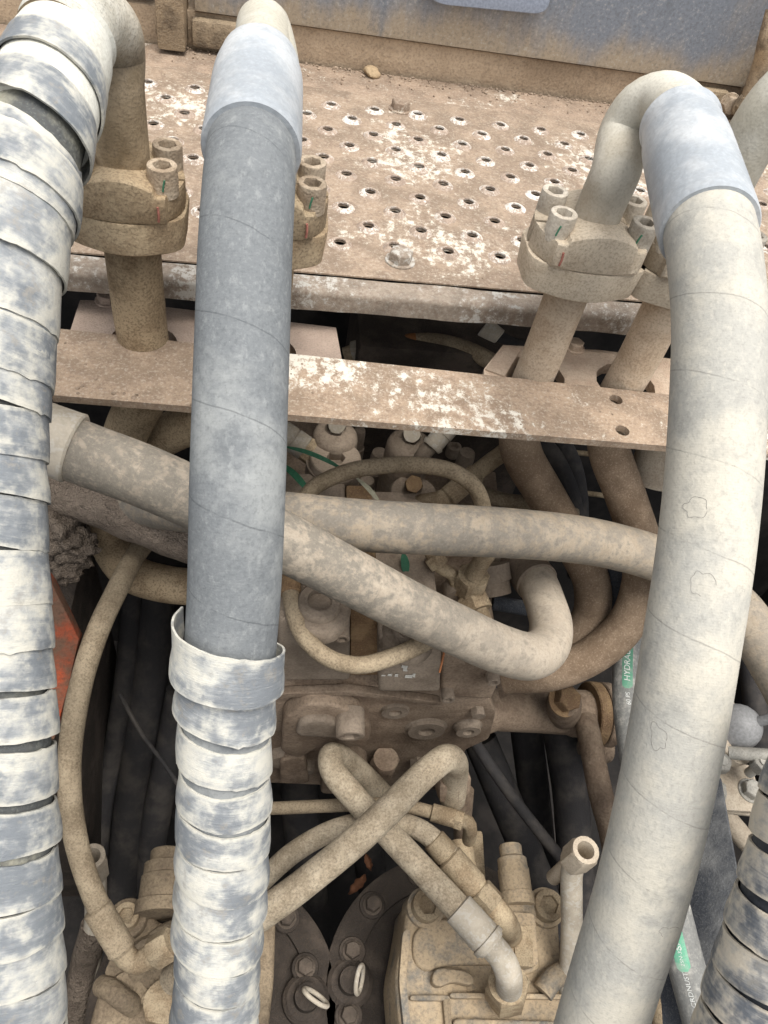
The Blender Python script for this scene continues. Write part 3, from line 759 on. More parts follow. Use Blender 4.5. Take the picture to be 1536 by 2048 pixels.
# --- right hose
tr = thing('hydraulic_hose', 'pale cream grey hydraulic hose sweeping down the right side, spiral seam lines on it', 'hose', P(1190, 2080, .44), 'hydraulic hoses arching over the bay')
pr = PIPES['R']
elb = [V('R', -.325), V('R', -.275), V('R', -.25) + Vector((.0, -.002, 0)), P(1250, 262, .583), P(1282, 218, .57), P(1322, 204, .556), P(1352, 222, .54), P(1370, 260, .52)]
tube('elbow_pipe', elb, [.0185, .0185, .0187, .0190, .0195, .0200, .0210, .0222], M['elbowR'], tr, 36)
f0, f1 = P(1357, 240, .535), P(1418, 462, .446)
ferrule(f0, f1, .0282, M['steel'], tr, RH, .86)
rp = [f0.lerp(f1, .6), f1, P(1428, 520, .437), P(1438, 640, .430), P(1436, 780, .424), P(1427, 940, .42), P(1408, 1120, .417), P(1380, 1300, .417), P(1352, 1470, .422), P(1318, 1640, .428), P(1275, 1810, .437), P(1228, 1960, .447), P(1180, 2120, .46)]
hr, prt = tube('hose', rp, .0252, M['hoseR'], tr, 56, .004)
def crack(px, py, w, h, seed, gap=.15):
    i = min(range(len(prt.p)), key=lambda k: abs(proj(prt.p[k])[1] - py)); s0 = prt.s[i]; p0, t0, n0 = prt.at(s0); d = -p0.length
    pts = []; dd = proj(p0)[2]
    for k in range(26):
        a = gap + (2 * math.pi - gap) * k / 25; rr = 1 + .55 * noise.noise(Vector((math.cos(a) * 1.4, math.sin(a) * 1.4, seed)))
        x, y = px + w * rr * math.cos(a) - proj(p0)[0], h * rr * math.sin(a)
        s = s0 + y * dd / F; p, t, n = prt.at(s); b = t.cross(n); ang = prt.face(s)
        q = max(-.9, min(.9, (x - (proj(p)[0] - proj(p0)[0])) * dd / F / .0252)); v = -p.normalized(); v = (v - t * v.dot(t)).normalized(); sd_ = t.cross(v)
        c_ = math.asin(q); e = v * math.cos(c_) + sd_ * math.sin(c_) * (1 if sd_.dot(ROT @ Vector((1, 0, 0))) > 0 else -1)
        pts.append(p + e * .02522)
    tube('surface_crack', pts, .00013, M['hair'], hr, 5, .002)
crack(1392, 1035, 22, 20, 1.3); crack(1402, 1165, 20, 26, 4.2, 1.6); crack(1325, 1460, 16, 28, 7.7); crack(1340, 1800, 14, 10, 9.1, 2.0)
# --- left, fully taped hose
tl = thing('hydraulic_hose', 'hydraulic hose at the left edge wrapped all along in blue grey rubber tape', 'hose', P(20, 2080, .42), 'hydraulic hoses arching over the bay')
tube('elbow_pipe', [V('L', -.325), V('L', -.28), V('L', -.235), P(229, 112, .512), P(219, 66, .492), P(188, 40, .47), P(150, 50, .45), P(120, 90, .437)], [.0190, .0190, .0192, .0198, .0205, .0212, .0228, .0245], M['elbowL'], tl, 40)
f0, f1 = P(140, 62, .447), P(72, 265, .412)
ferrule(f0, f1, .0282, M['pale'], tl, RH, .86)
lp = [f0.lerp(f1, .5), f1, P(46, 360, .405), P(22, 480, .40), P(2, 600, .398), P(-14, 760, .398), P(-19, 920, .398), P(-17, 1100, .399), P(-10, 1300, .40), P(-2, 1500, .403), P(3, 1700, .407), P(10, 1850, .41), P(22, 2000, .414), P(30, 2150, .42)]
hl, plp = tube('hose', lp, RH + .0008, M['under'], tl, 56, .004)
fp = Path([f0, f0.lerp(f1, .5), f1, P(46, 360, .405), P(22, 480, .40), P(2, 600, .398), P(-14, 760, .398)])
wrap('guard_tape', fp, .030, .115, .0290, .036, .0210, M['tapeL'], hl, shingle=.0020, jitter=.1, tear=.0012, hand=-1, ph=5.7, seed=3)
wrap('guard_tape', plp, s_at(plp, 345), s_at(plp, 720), RH + .0032, .030, .033, M['tapeL'], hl, shingle=.0024, jitter=.25, tear=.0022, hand=-1, ph=4.1, seed=12)
wrap('guard_tape', plp, s_at(plp, 660), s_at(plp, 2140), RH + .0028, .0258, .0246, M['tapeL'], hl, shingle=.0018, jitter=.20, tear=.0016, hand=-1, ph=3.5, seed=21)
# --- far right taped hose and the elbow of the second right flange
tq = thing('hydraulic_hose', 'hose in the lower right corner wound with cream dusted black tape', 'hose', P(1480, 2080, .40), 'hydraulic hoses arching over the bay')
qp = [P(1692, 1480, .36), P(1655, 1600, .362), P(1620, 1720, .365), P(1585, 1850, .37), P(1548, 1970, .376), P(1500, 2110, .384), P(1460, 2220, .39)]
hq, pq = tube('hose', qp, RH + .001, M['dark'], tq, 48, .004)
wrap('guard_tape', pq, .0, pq.len, RH + .0035, .0228, .0192, M['tapeR'], hq, shingle=.0012, jitter=.1, tear=.0008, hand=1, ph=3.3, seed=31)
to = thing('elbow_pipe', 'pale elbow pipe leaving the frame at the right edge above the half hidden flange', 'pipe', V('Q', -.325))
tube('bend', [V('Q', -.325), V('Q', -.27), V('Q', -.22), V('Q', -.18) + Vector((.006, -.004, 0)), V('Q', -.15) + Vector((.03, -.015, 0)), V('Q', -.145) + Vector((.07, -.03, 0)), V('Q', -.165) + Vector((.11, -.045, 0))], .0198, M['elbowR'], to, 36)

# ================================================================== BIG HORIZONTAL HOSES
RB = .0238
t = thing('hydraulic_hose', 'dusty hose crossing diagonally below the bar and looping back on itself at the right', 'hose', P(250, 940, .585), 'hoses lying across the valve block')
h1 = [P(20, 845, .565), P(100, 880, .57), P(170, 908, .575), P(270, 945, .58), P(370, 988, .59), P(470, 1035, .605), P(580, 1090, .625), P(706, 1156, .655), P(812, 1212, .685), P(918, 1262, .72), P(1005, 1300, .745), P(1062, 1312, .768), P(1094, 1292, .79), P(1102, 1252, .81), P(1090, 1205, .83), P(1072, 1160, .855), P(1050, 1125, .885), P(1010, 1100, .91)]
h1o, p1 = tube('hose', h1, lambda t: RB - (.002 * min(1, max(0, (t - 11) / 3))), M['hoseD'], t, 48, .005)
lathe('ferrule', P(20, 850, .566), P(152, 898, .574), [(0, .0262), (.3, .0262), (.9, .0268), (.97, .0272), (1, .0255), (1, .024)], M['worn'], t, 40)
lathe('ferrule', p1.at(p1.len - .075)[0], p1.at(p1.len - .02)[0], [(0, .0225), (.03, .0242), (.9, .0238), (1, .02)], M['cast2'], t, 32)
t = thing('hydraulic_hose', 'grey brown hose running level behind the diagonal hose to the right edge', 'hose', P(700, 1050, .70), 'hoses lying across the valve block')
h2 = [P(150, 985, .83), P(250, 1002, .80), P(350, 1014, .76), P(460, 1025, .72), P(570, 1036, .692), P(700, 1049, .695), P(870, 1059, .705), P(1000, 1065, .725), P(1147, 1078, .76), P(1230, 1093, .785), P(1320, 1120, .80), P(1400, 1158, .80), P(1475, 1218, .78), P(1540, 1315, .765), P(1600, 1430, .76), P(1660, 1600, .76)]
tube('hose', h2, RB, M['hoseH'], t, 48, .005)
# muddy pipe behind, at the left
o, _ = tube('mud_caked_pipe', [P(60, 965, .80), P(150, 985, .80), P(250, 1018, .80), P(350, 1062, .80), P(460, 1090, .80)], [.026, .028, .030, .029, .028], M['mud'], None, 40, .004, .12)
tag(o, 'thick pipe caked in rough mud under the diagonal hose at the left', 'pipe')

# ================================================================== SMALL LOOP HOSE
t = thing('small_hose', 'thin tan hose bent in a loop in front of the valve block', 'hose', P(700, 1325, .82))
lp2 = [P(930, 1240, .765), P(900, 1258, .75), P(850, 1285, .738), P(790, 1312, .73), P(720, 1330, .725), P(655, 1315, .715), P(605, 1268, .72), P(584, 1205, .73), P(580, 1150, .75), P(582, 1090, .77), P(592, 1030, .78), P(625, 978, .775), P(690, 945, .77), P(760, 932, .77), P(835, 930, .77), P(905, 943, .775), P(950, 975, .785), P(968, 1020, .80), P(972, 1070, .83)]
_, pl2 = tube('hose', lp2, lambda q: .0084, M['hoseS'], t, 24, .004, .03)
s_ = s_at(pl2, 1165)
i_ = min(range(len(pl2.p)), key=lambda i: (proj(pl2.p[i])[0] - 582) ** 2 + (proj(pl2.p[i])[1] - 1190) ** 2)
lathe('ferrule', pl2.p[i_], pl2.at(pl2.s[i_] + .03)[0], [(0, .0090), (.04, .0102), (.95, .0100), (1, .0088)], M['rust'], t, 24)

# ================================================================== VALVE BLOCK
TZ, FY = -.79, .40
vb = thing('valve_block', 'brown dust covered hydraulic valve block with round caps, plugs and ports in the middle', 'valve', PY(760, 1560, FY))
def X(px, y=FY, py=1450): return PY(px, py, y).x
def zz(py, y=FY, px=760): return PY(px, py, y).z
body_out = [PY(400, 1372, FY), PY(880, 1372, FY), PY(975, 1392, FY), PY(992, 1425, FY), PY(978, 1478, FY), PY(930, 1500, FY), PY(925, 1560, FY), PY(880, 1580, FY), PY(400, 1560, FY)]
prism('body', roundpoly(body_out, .008, 3), (0, .33, 0), M['cast'], vb, .006, 3)
prism('left_cap', [PY(556, 1362, .388), PY(556, 1240, .388), PY(700, 1240, .388), PY(700, 1362, .388)], (0, .19, 0), M['cast2'], vb, .006, 3)
prism('right_cap', [PY(757, 1384, .380), PY(757, 1275, .380), PY(885, 1275, .380), PY(880, 1384, .380)], (0, .19, 0), M['cast2'], vb, .005, 3)
prism('end_block', [PY(882, 1395, .392), PY(882, 1305, .392), PY(1000, 1305, .392), PY(1004, 1352, .392), PY(985, 1400, .392)], (0, .2, 0), M['cast'], vb, .007, 3)
prism('web', [PY(700, 1352, .41), PY(700, 1200, .41), PY(758, 1200, .41), PY(758, 1352, .41)], (0, .15, 0), M['rust'], vb, .004)
def vcyl(name, px, py, z, prof, mat, h, seg=36, parent=None):
    top = PZ(px, py, z); return lathe(name, top - Vector((0, 0, h)), top, prof, mat, parent or vb, seg)
dome = [(0, 1), (.90, 1), (.935, .985), (.965, .93), (.988, .80), (.997, .55), (1, .35), (1, 0)]
def sc(prof, r): return [(a, b * r) for a, b in prof]
for (px, py, z, r) in ((672, 862, -.605, .0262), (822, 880, -.61, .0270)):
    o = vcyl('spool_cap', px, py, z, sc(dome, r), M['cast2'], .16)
    hexnut('cap_nut', PZ(px + 2, py - 12, z - .002), PZ(px + 2, py - 12, z + .012), .011, M['worn'], o)
# socket plug
vcyl('plug_body', 668, 925, -.625, [(0, .029), (.78, .029), (.80, .031), (1, .031)], M['cast2'], .16)
pl = PZ(672, 915, -.615)
me = loop_mesh('socket_plug', [circ(.0285, -.012), circ(.0285, -.001), circ(.0275, .0004), circ(.014, .0006), hexl(.0108, .0004), hexl(.0104, -.002), hexl(.0102, -.011), circ(.003, -.0105)])
inst('socket_plug', me, M['cast2'], Matrix.Translation(pl), vb)
vcyl('bolted_cap', 828, 985, -.645, [(0, .0275), (.86, .0275), (.88, .0285), (.97, .0285), (1, .026), (1, 0)], M['cast2'], .14)
hexnut('cap_bolt', PZ(828, 968, -.645), PZ(828, 968, -.622), .0105, M['rust'], vb)
vcyl('boss', 640, 1200, -.612, [(0, .031), (.55, .031), (.7, .028), (.72, .021), (.9, .021), (1, .019), (1, .012), (.8, .011), (.8, 0)], M['cast2'], .03)
vcyl('boss', 822, 1250, -.632, [(0, .028), (.55, .028), (.7, .025), (.72, .018), (.9, .018), (1, .016), (1, 0)], M['cast2'], .03)
vcyl('boss', 910, 1105, -.70, [(0, .028), (.8, .028), (.86, .020), (1, .020), (1, 0)], M['cast'], .12)
prism('bolted_cover', [PZ(760, 1180, -.72), PZ(760, 1020, -.72), PZ(870, 1020, -.72), PZ(875, 1180, -.72)], (0, 0, -.1), M['cast'], vb, .004)
prism('bolted_cover', [PZ(880, 1240, -.715), PZ(872, 1060, -.715), PZ(985, 1070, -.715), PZ(985, 1240, -.715)], (0, 0, -.1), M['cast'], vb, .004)
prism('bolted_cover', [PZ(560, 1230, -.735), PZ(565, 1000, -.735), PZ(740, 1000, -.735), PZ(720, 1230, -.735)], (0, 0, -.08), M['cast'], vb, .004)
prism('rear_body', [PZ(540, 1010, -.76), PZ(560, 820, -.76), PZ(980, 830, -.76), PZ(1000, 1010, -.76)], (0, 0, -.2), M['cast'], vb, .005)
for (px, py, z) in ((903, 1163, -.712), (905, 905, -.72), (690, 990, -.70)): inst('socket_bolt', MESH['sb3'], M['cast2'], Matrix.Translation(PZ(px, py, z)) @ Matrix.Scale(1.3, 4), vb)
# front face details
def on_front(outl, ext, name, mat, bev=.004): return prism(name, roundpoly([PY(a, b, FY) for a, b in outl], .012, 4), (0, -ext, 0), mat, vb, bev, 3)
on_front([(562, 1470), (566, 1405), (610, 1372), (668, 1374), (722, 1398), (742, 1425), (735, 1452), (690, 1462), (640, 1458), (600, 1485)], .022, 'oval_boss', M['cast'], .006)
on_front([(590, 1425), (600, 1395), (650, 1390), (700, 1412), (690, 1432), (640, 1428)], .030, 'oval_boss', M['cast2'], .006)
inst('socket_bolt', MESH['sb2'], M['cast2'], align(PY(700, 1432, FY - .02), (0, -1, -.12)), vb)
for (px, py, r, h) in ((790, 1420, .017, .004), (852, 1455, .024, .006), (935, 1450, .016, .010), (575, 1508, .022, .012)):
    p = PY(px, py, FY)
    lathe('port_plug', p + Vector((0, .01, 0)), p - Vector((0, h, 0)), [(0, r * 1.15), (.6, r * 1.15), (.75, r), (1, r * .96), (1, r * .45), (.7, r * .4), (.7, 0)], M['cast2'], vb, 28)
on_front([(640, 1560), (650, 1490), (700, 1480), (735, 1500), (730, 1560)], .02, 'lower_boss', M['cast'])
on_front([(560, 1545), (560, 1495), (610, 1490), (620, 1545)], .016, 'lower_boss', M['cast'])
a = PY(775, 1510, FY - .014); hexnut('port_nut', a + Vector((0, 0, -.012)), a + Vector((0, 0, -.05)), .019, M['cast'], vb)
on_front([(880, 1585), (875, 1500), (905, 1490), (930, 1500), (930, 1585)], .03, 'port_boss', M['cast'])
# more castings, bolts and plugs on the block
for (px, py, y_) in ((684, 1262, .386), (895, 1385, .390), (985, 1350, .390)):
    inst('socket_bolt', MESH['sb3'], M['cast2'], align(PY(px, py, y_), (0, -1, 0), random.random()), vb)
on_front([(545, 1372), (700, 1366), (880, 1390), (880, 1397), (700, 1375), (545, 1381)], .010, 'cast_rib', M['cast'], .002)
on_front([(650, 1525), (665, 1500), (720, 1500), (740, 1525), (725, 1550), (660, 1550)], .024, 'port_pad', M['cast2'], .005)
for (px, py, R, L) in ((836, 1520, .012, .014), (610, 1525, .013, .014), (955, 1418, .009, .010)):
    a = PY(px, py, FY); hexnut('hex_plug', a + Vector((0, .004, 0)), a - Vector((0, L, 0)), R, M['cast2'], vb, spin=random.random())
for (px, py, z, r, h) in ((735, 960, -.70, .012, .05), (590, 1010, -.71, .014, .04), (760, 905, -.70, .014, .08), (900, 1010, -.70, .016, .06), (935, 905, -.68, .014, .08), (720, 860, -.69, .010, .08)):
    vcyl('small_plug', px, py, z, [(0, r), (.6, r), (.62, r * .8), (.9, r * .8), (1, r * .7), (1, 0)], M['cast2'], h, 24)
prism('side_lug', roundpoly([PY(985, 1330, .44), PY(1030, 1335, .44), PY(1032, 1385, .44), PY(1000, 1400, .44)], .006, 3), (0, .06, 0), M['cast'], vb, .005)
# torn label on the right cap
for (a, b, w, h) in ((811, 1338, 8, 10), (818, 1354, 14, 5), (780, 1351, 8, 3), (793, 1352, 6, 4), (828, 1352, 5, 6), (806, 1334, 5, 4), (767, 1352, 7, 1)):
    outl = [PY(a - w / 2, b - h / 2, .378), PY(a + w * .6, b - h * .55, .378), PY(a + w * .3, b + h * .1, .378), PY(a + w / 2, b + h / 2, .378), PY(a - w * .6, b + h * .4, .378)]
    prism('label_scrap', outl, (0, .001, 0), M['label'], vb, 0)
# outlet pipe to the right with its flange
a, b = PY(965, 1418, .47), PY(1178, 1428, .47)
po = thing('outlet_pipe', 'thick brown pipe with hex bolt and bolted flange leaving the valve block to the right', 'pipe', a)
lathe('pipe_body', a, b, [(0, .034), (.06, .034), (.12, .030), (.5, .030), (.78, .031), (.84, .034), (1, .034)], M['cast'], po, 40)
ax = (b - a).normalized()
lathe('flange_disc', b - ax * .004, b + ax * .014, [(0, .045), (.1, .047), (.9, .047), (1, .045)], M['rust'], po, 36)
lathe('flange_disc', b + ax * .016, b + ax * .032, [(0, .045), (.1, .047), (.9, .047), (1, .044)], M['cast'], po, 36)
lathe('outer_pipe', b + ax * .032, b + ax * .16, [(0, .031), (1, .031)], M['rust'], po, 36)
inst('hex_bolt', MESH['hb3'], M['rust'], align(PY(1128, 1400, .45), (.1, -.35, 1)), po)
lathe('bolt_boss', PY(1128, 1425, .46), PY(1128, 1402, .45), [(0, .024), (.8, .024), (1, .021)], M['cast'], po, 24)
q = b + ax * .016 + Vector((0, -.040, -.028)); hexnut('flange_bolt', q - ax * .03, q - ax * .005, .012, M['cast2'], po)
lathe('flange_ear', q - ax * .012, q + ax * .016, [(0, .019), (.1, .02), (.9, .02), (1, .019)], M['cast'], po, 24)
# elbow fittings on the right of the block
ef = thing('elbow_fitting', 'small brown elbow fitting with two hex nuts between the crossing hoses', 'fitting', P(945, 1180, 0.815))
tube('tube', [P(990, 1085, 0.775), P(965, 1120, 0.790), P(946, 1155, 0.800)], .0095, M['fitting'], ef, 20)
hexnut('nut', P(947, 1150, 0.800), P(938, 1180, 0.820), .0185, M['fitting'], ef)
tube('elbow', [P(938, 1175, 0.817), P(938, 1192, 0.821), P(948, 1205, 0.817)], .013, M['cast2'], ef, 20)
hexnut('nut', P(943, 1190, 0.817), P(957, 1222, 0.810), .0175, M['fitting'], ef)
tube('tube', [P(955, 1215, 0.812), P(968, 1245, 0.810), P(985, 1290, 0.815)], .0095, M['fitting'], ef, 20)
lathe('side_boss', P(975, 1130, 0.855), P(985, 1190, 0.855), [(0, .024), (.55, .024), (.57, .021), (1, .021)], M['cast2'], ef, 24)
t = thing('pilot_line', 'short bent steel line with nuts between the two crossing hoses above the block', 'pipe', P(900, 1140, .80))
tube('line', [P(860, 1105, .80), P(880, 1135, .80), P(905, 1150, .81), P(915, 1185, .82)], .0065, M['fitting'], t, 16)
hexnut('nut', P(866, 1112, .80), P(880, 1133, .80), .0115, M['fitting'], t)
lathe('boss', P(912, 1170, .83), P(918, 1195, .82), [(0, .016), (.8, .016), (1, .014)], M['cast2'], t, 20)
# connection pieces behind the loop end
t = thing('pipe_union', 'lumpy brown union behind the end of the looped hose', 'fitting', P(1010, 1110, .92))
tube('union_body', [P(985, 1110, .93), P(1015, 1108, .92), P(1050, 1120, .90)], [.020, .024, .021], M['cast'], t, 28)
lathe('union_ring', P(1006, 1108, .922), P(1030, 1112, .91), [(0, .026), (.1, .028), (.9, .028), (1, .026)], M['cast2'], t, 28)

# bent tubes above the block
def ftube(name, label, pts, r, mat, cat='hose', seg=20, group=None, wob=.03):
    o, pa = tube(name, pts, r, mat, None, seg, .005, wob); tag(o, label, cat, group); return o, pa
t = thing('small_hose', 'thin tan hose with ferrule rising right under the bar behind the loop', 'hose', P(900, 990, .86))
tube('hose', [P(700, 1040, .90), P(790, 1012, .88), P(880, 998, .87), P(920, 975, .87), P(960, 940, .87), P(1020, 895, .88), P(1080, 850, .9)], .0098, M['fitting'], t, 20)
lathe('ferrule', P(895, 995, .868), P(955, 945, .87), [(0, .0105), (.04, .0125), (.95, .0122), (1, .0105)], M['fitting'], t, 24)
t = thing('small_hose', 'thin bent tube with a crimped end plugged into the middle cap under the bar', 'hose', P(850, 900, .86))
tube('tube', [P(838, 935, .87), P(842, 915, .862), P(862, 893, .858), P(885, 868, .855)], .0085, M['cast2'], t, 18)
lathe('ferrule', P(862, 895, .856), P(905, 845, .855), [(0, .011), (.1, .0125), (.14, .0125), (.16, .0112), (.5, .0112), (.52, .0122), (1, .0122)], M['worn'], t, 24)
t = thing('hose_fitting', 'worn crimped hose end lying beside the socket plug under the bar', 'fitting', P(600, 890, .86))
lathe('ferrule', P(560, 862, .86), P(612, 898, .865), [(0, .012), (.1, .0145), (.45, .0145), (.5, .013), (.55, .0145), (.95, .0145), (1, .012)], M['worn'], t, 24)
hexnut('nut', P(608, 895, .865), P(632, 912, .868), .015, M['fitting'], t)
ftube('small_hose', 'thin tan hose sloping under the diagonal pipe right of the loop', [P(960, 985, .90), P(1010, 1000, .90), P(1080, 1008, .91), P(1150, 1030, .93)], .0085, M['hoseS'])
ftube('rubber_hose', 'dark ribbed hose running down between the two right pipes', [P(1060, 870, .93), P(1100, 910, .94), P(1135, 980, .95), P(1150, 1060, .97), P(1155, 1150, 1.0)], .0135, M['deep'])
ftube('rubber_hose', 'dark hose right of the ribbed one between the right pipes', [P(1110, 870, .96), P(1140, 920, .97), P(1155, 985, .98), P(1158, 1060, 1.0), P(1160, 1150, 1.02)], .0125, M['deep'])
t = thing('bent_tube', 'pale tan connector beside the printed hose behind the right hose', 'fitting', P(1300, 960, .85))
lathe('sleeve', P(1330, 880, .84), P(1300, 965, .86), [(0, .026), (.7, .026), (.78, .0275), (.98, .0275), (1, .024)], M['tan'], t, 32)
t = thing('spring_clamp', 'oily speckled hose end with bands beside the wide pipe bend', 'fitting', P(1240, 1170, .92))
lathe('ferrule', P(1246, 1120, .90), P(1232, 1235, .94), [(0, .022), (.2, .022), (.22, .024), (.27, .024), (.3, .022), (.42, .022), (.44, .0235), (.7, .021), (1, .014)], M['blackp'], t, 28)
ftube('pale_tube', 'short pale speckled tube lying level in the dark behind the looped hose', [P(985, 1205, .97), P(1060, 1218, .97), P(1120, 1226, .98)], .0095, M['blackp'], 'pipe')
for (pts, lab) in (([P(1150, 905, 1.02), P(1190, 910, 1.02), P(1230, 922, 1.02)], 'upper brass coloured thin tube crossing the dark gap between the right pipes'), ([P(1160, 985, 1.02), P(1200, 990, 1.02), P(1240, 998, 1.02)], 'lower brass coloured thin tube crossing the dark gap between the right pipes')):
    ftube('thin_tube', lab, pts, .0035, M['fitting'], 'pipe', 12, 'thin brass tubes')

# ================================================================== under the step: hose and fittings
t = thing('under_step_hose', 'dark hose with steel crimp and orange band lying in the gap under the step', 'hose', P(830, 690, .93))
tube('hose', [P(690, 712, .94), P(735, 697, .935), P(800, 687, .93), P(870, 684, .93), P(930, 698, .93), P(985, 725, .93), P(1030, 760, .94)], .0105, M['hoseS'], t, 24)
lathe('ferrule', P(735, 697, .934), P(790, 689, .93), [(0, .0112), (.05, .0132), (.95, .013), (1, .0112)], M['zinc'], t, 24)
hexnut('nut', P(705, 706, .937), P(734, 698, .934), .014, M['worn'], t)
lathe('band', P(806, 686.5, .93), P(832, 685, .93), [(0, .0108), (.02, .0114), (.98, .0114), (1, .0108)], M['orange'], t, 24)
for (a, b, lab) in (((818, 712), (860, 718), 'square grey fitting under the orange banded hose'), ((822, 652), (845, 655), 'dark square fitting at the top of the gap under the step'), ((885, 655), (935, 662), 'dark hex fitting in the gap right of the orange banded hose top')):
    hexnut_o = hexnut('hose_fitting', P(*a, .97), P(*b, .97), .013, M['worn'] if a[1] > 700 else M['housing']); tag(hexnut_o, lab, 'fitting')
t = thing('hose_stub', 'worn crimped hose stub under the step by the right pipe', 'hose', P(985, 670, .95))
lathe('ferrule', P(966, 656, .95), P(996, 680, .95), [(0, .0125), (.05, .014), (.95, .014), (1, .0115)], M['worn'], t, 24)
tube('hose', [P(992, 676, .95), P(1020, 690, .95), P(1060, 700, .96)], .0105, M['deep'], t, 20)
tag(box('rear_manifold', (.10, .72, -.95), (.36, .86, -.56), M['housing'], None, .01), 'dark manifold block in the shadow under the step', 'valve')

# ================================================================== CROSSING HOSES below the block
RX = .0147
t = thing('cross_hose', 'tan hose from the block centre down to the right pump, under the other crossing hose', 'hose', P(800, 1670, .82), 'hoses crossing in an x above the pumps')
x1 = [P(775, 1600, .99), P(725, 1550, .955), P(685, 1518, .92), P(662, 1512, .895), P(665, 1540, .88), P(700, 1585, .865), P(760, 1650, .85), P(840, 1735, .835), P(905, 1805, .82), P(945, 1850, .81)]
tube('hose', x1, RX, M['hoseX'], t, 32, .005, .03)
lathe('ferrule', P(915, 1815, .818), P(985, 1893, .80), [(0, .0152), (.03, .0178), (.78, .0180), (.80, .0170), (.82, .0192), (.93, .0192), (.95, .017), (1, .0155)], M['worn'], t, 32)
tube('elbow', [P(978, 1885, .802), P(1003, 1915, .80), P(1016, 1945, .805), P(1018, 1975, .83)], [.0135, .0138, .0142, .0145], M['worn'], t, 28)
hexnut('nut', P(1012, 1992, .868), P(1016, 1966, .832), .0245, M['fitting'], t)
t = thing('cross_hose', 'tan hose running from the block corner down left, over the other crossing hose', 'hose', P(700, 1690, .77), 'hoses crossing in an x above the pumps')
x2 = [P(905, 1600, .93), P(910, 1555, .90), P(908, 1522, .868), P(888, 1518, .84), P(845, 1552, .82), P(780, 1618, .795), P(700, 1692, .78), P(610, 1765, .775), P(520, 1832, .775), P(420, 1900, .785), P(345, 1960, .81)]
tube('hose', x2, RX + .0004, M['hoseX'], t, 32, .005, .03)
hexnut('nut', P(905, 1545, .905), P(904, 1582, .93), .022, M['cast'], t)
t = thing('small_hose', 'thin tan hose running level from the middle hose to a small elbow fitting', 'hose', P(700, 1610, .93))
tube('hose', [P(500, 1618, .95), P(560, 1616, .94), P(650, 1612, .93), P(760, 1608, .92), P(830, 1616, .915), P(890, 1632, .91)], .0078, M['hoseS'], t, 18)
lathe('ferrule', P(862, 1624, .912), P(912, 1638, .908), [(0, .008), (.04, .0105), (.95, .0105), (1, .009)], M['fitting'], t, 20)
hexnut('nut', P(908, 1637, .908), P(926, 1642, .906), .0115, M['fitting'], t)
tube('elbow', [P(922, 1641, .906), P(936, 1645, .905), P(940, 1658, .91), P(938, 1680, .93)], .0085, M['fitting'], t, 18)
t = thing('arched_hose', 'tan hose arching behind the crossing hoses down to the pump inlet', 'hose', P(700, 1650, .88))
x3 = [P(440, 1840, .87), P(520, 1765, .87), P(590, 1703, .87), P(670, 1660, .87), P(760, 1642, .87), P(830, 1655, .865), P(880, 1690, .86), P(935, 1755, .85)]
tube('hose', x3, .0118, M['hoseX'], t, 28, .005, .03)
lathe('ferrule', P(866, 1678, .862), P(962, 1788, .845), [(0, .0122), (.02, .014), (.30, .0145), (.32, .0128), (.35, .0158), (.86, .0158), (.90, .0140), (1, .013)], M['fitting'], t, 28)
hexnut('nut', P(955, 1782, .846), P(985, 1815, .84), .0185, M['fitting'], t)
tube('elbow', [P(978, 1808, .842), P(996, 1828, .84), P(1012, 1850, .86), P(1020, 1870, .90)], .0145, M['fitting'], t, 24)

# ================================================================== LEFT SMALL HOSE
t = thing('small_hose', 'long thin olive brown hose hanging down the left gap to an elbow with nut', 'hose', P(137, 1550, .74))
tube('hose', [P(300, 1075, .86), P(278, 1100, .84), P(235, 1178, .80), P(188, 1282, .77), P(155, 1400, .755), P(139, 1520, .75), P(145, 1640, .755), P(170, 1745, .765), P(205, 1830, .77), P(235, 1885, .77)], .0112, M['hoseS'], t, 24, .005, .03)
lathe('ferrule', P(193, 1815, .768), P(246, 1903, .77), [(0, .0118), (.03, .0140), (.9, .0138), (.93, .0145), (1, .012)], M['hoseS'], t, 28)
tube('elbow', [P(240, 1893, .77), P(254, 1915, .77), P(275, 1925, .77), P(298, 1913, .77), P(318, 1900, .77)], .0112, M['fitting'], t, 24)
hexnut('nut', P(306, 1908, .77), P(345, 1884, .77), .0165, M['fitting'], t)
tube('stem', [P(335, 1890, .77), P(365, 1870, .785), P(400, 1850, .80)], .011, M['fitting'], t, 20)

# ================================================================== open pipe ends
def open_tube(label, pts, r, nut0, nut1, R, mat):
    t = thing('open_pipe_end', label, 'pipe', pts[0], 'open pipe ends with nuts')
    tube('tube', pts, r, mat, t, 28)
    hexnut('nut', nut0, nut1, R, M['tan'], t, bore=R * .56, spin=.2)
open_tube('pale open pipe end with hex nut standing right of the right pump', [P(1135, 2000, .90), P(1143, 1880, .88), P(1143, 1790, .865), P(1143, 1752, .858), P(1147, 1728, .852)], .0122, P(1146, 1722, .85), P(1172, 1700, .822), .0170, M['worn'])
open_tube('open pipe end with hex nut behind the thin hose at the lower left', [P(170, 2030, .98), P(180, 1930, .95), P(192, 1830, .92), P(191, 1775, .903), P(190, 1752, .897)], .0130, P(190, 1748, .895), P(184, 1712, .862), .0165, M['worn'])
ftube('fibrous_bar', 'rough brown bark like bar standing below the open pipe at the lower left', [P(190, 1850, .93), P(165, 1950, .95), P(145, 2080, .97)], .017, M['mud'], 'bar', 24, None, .1)

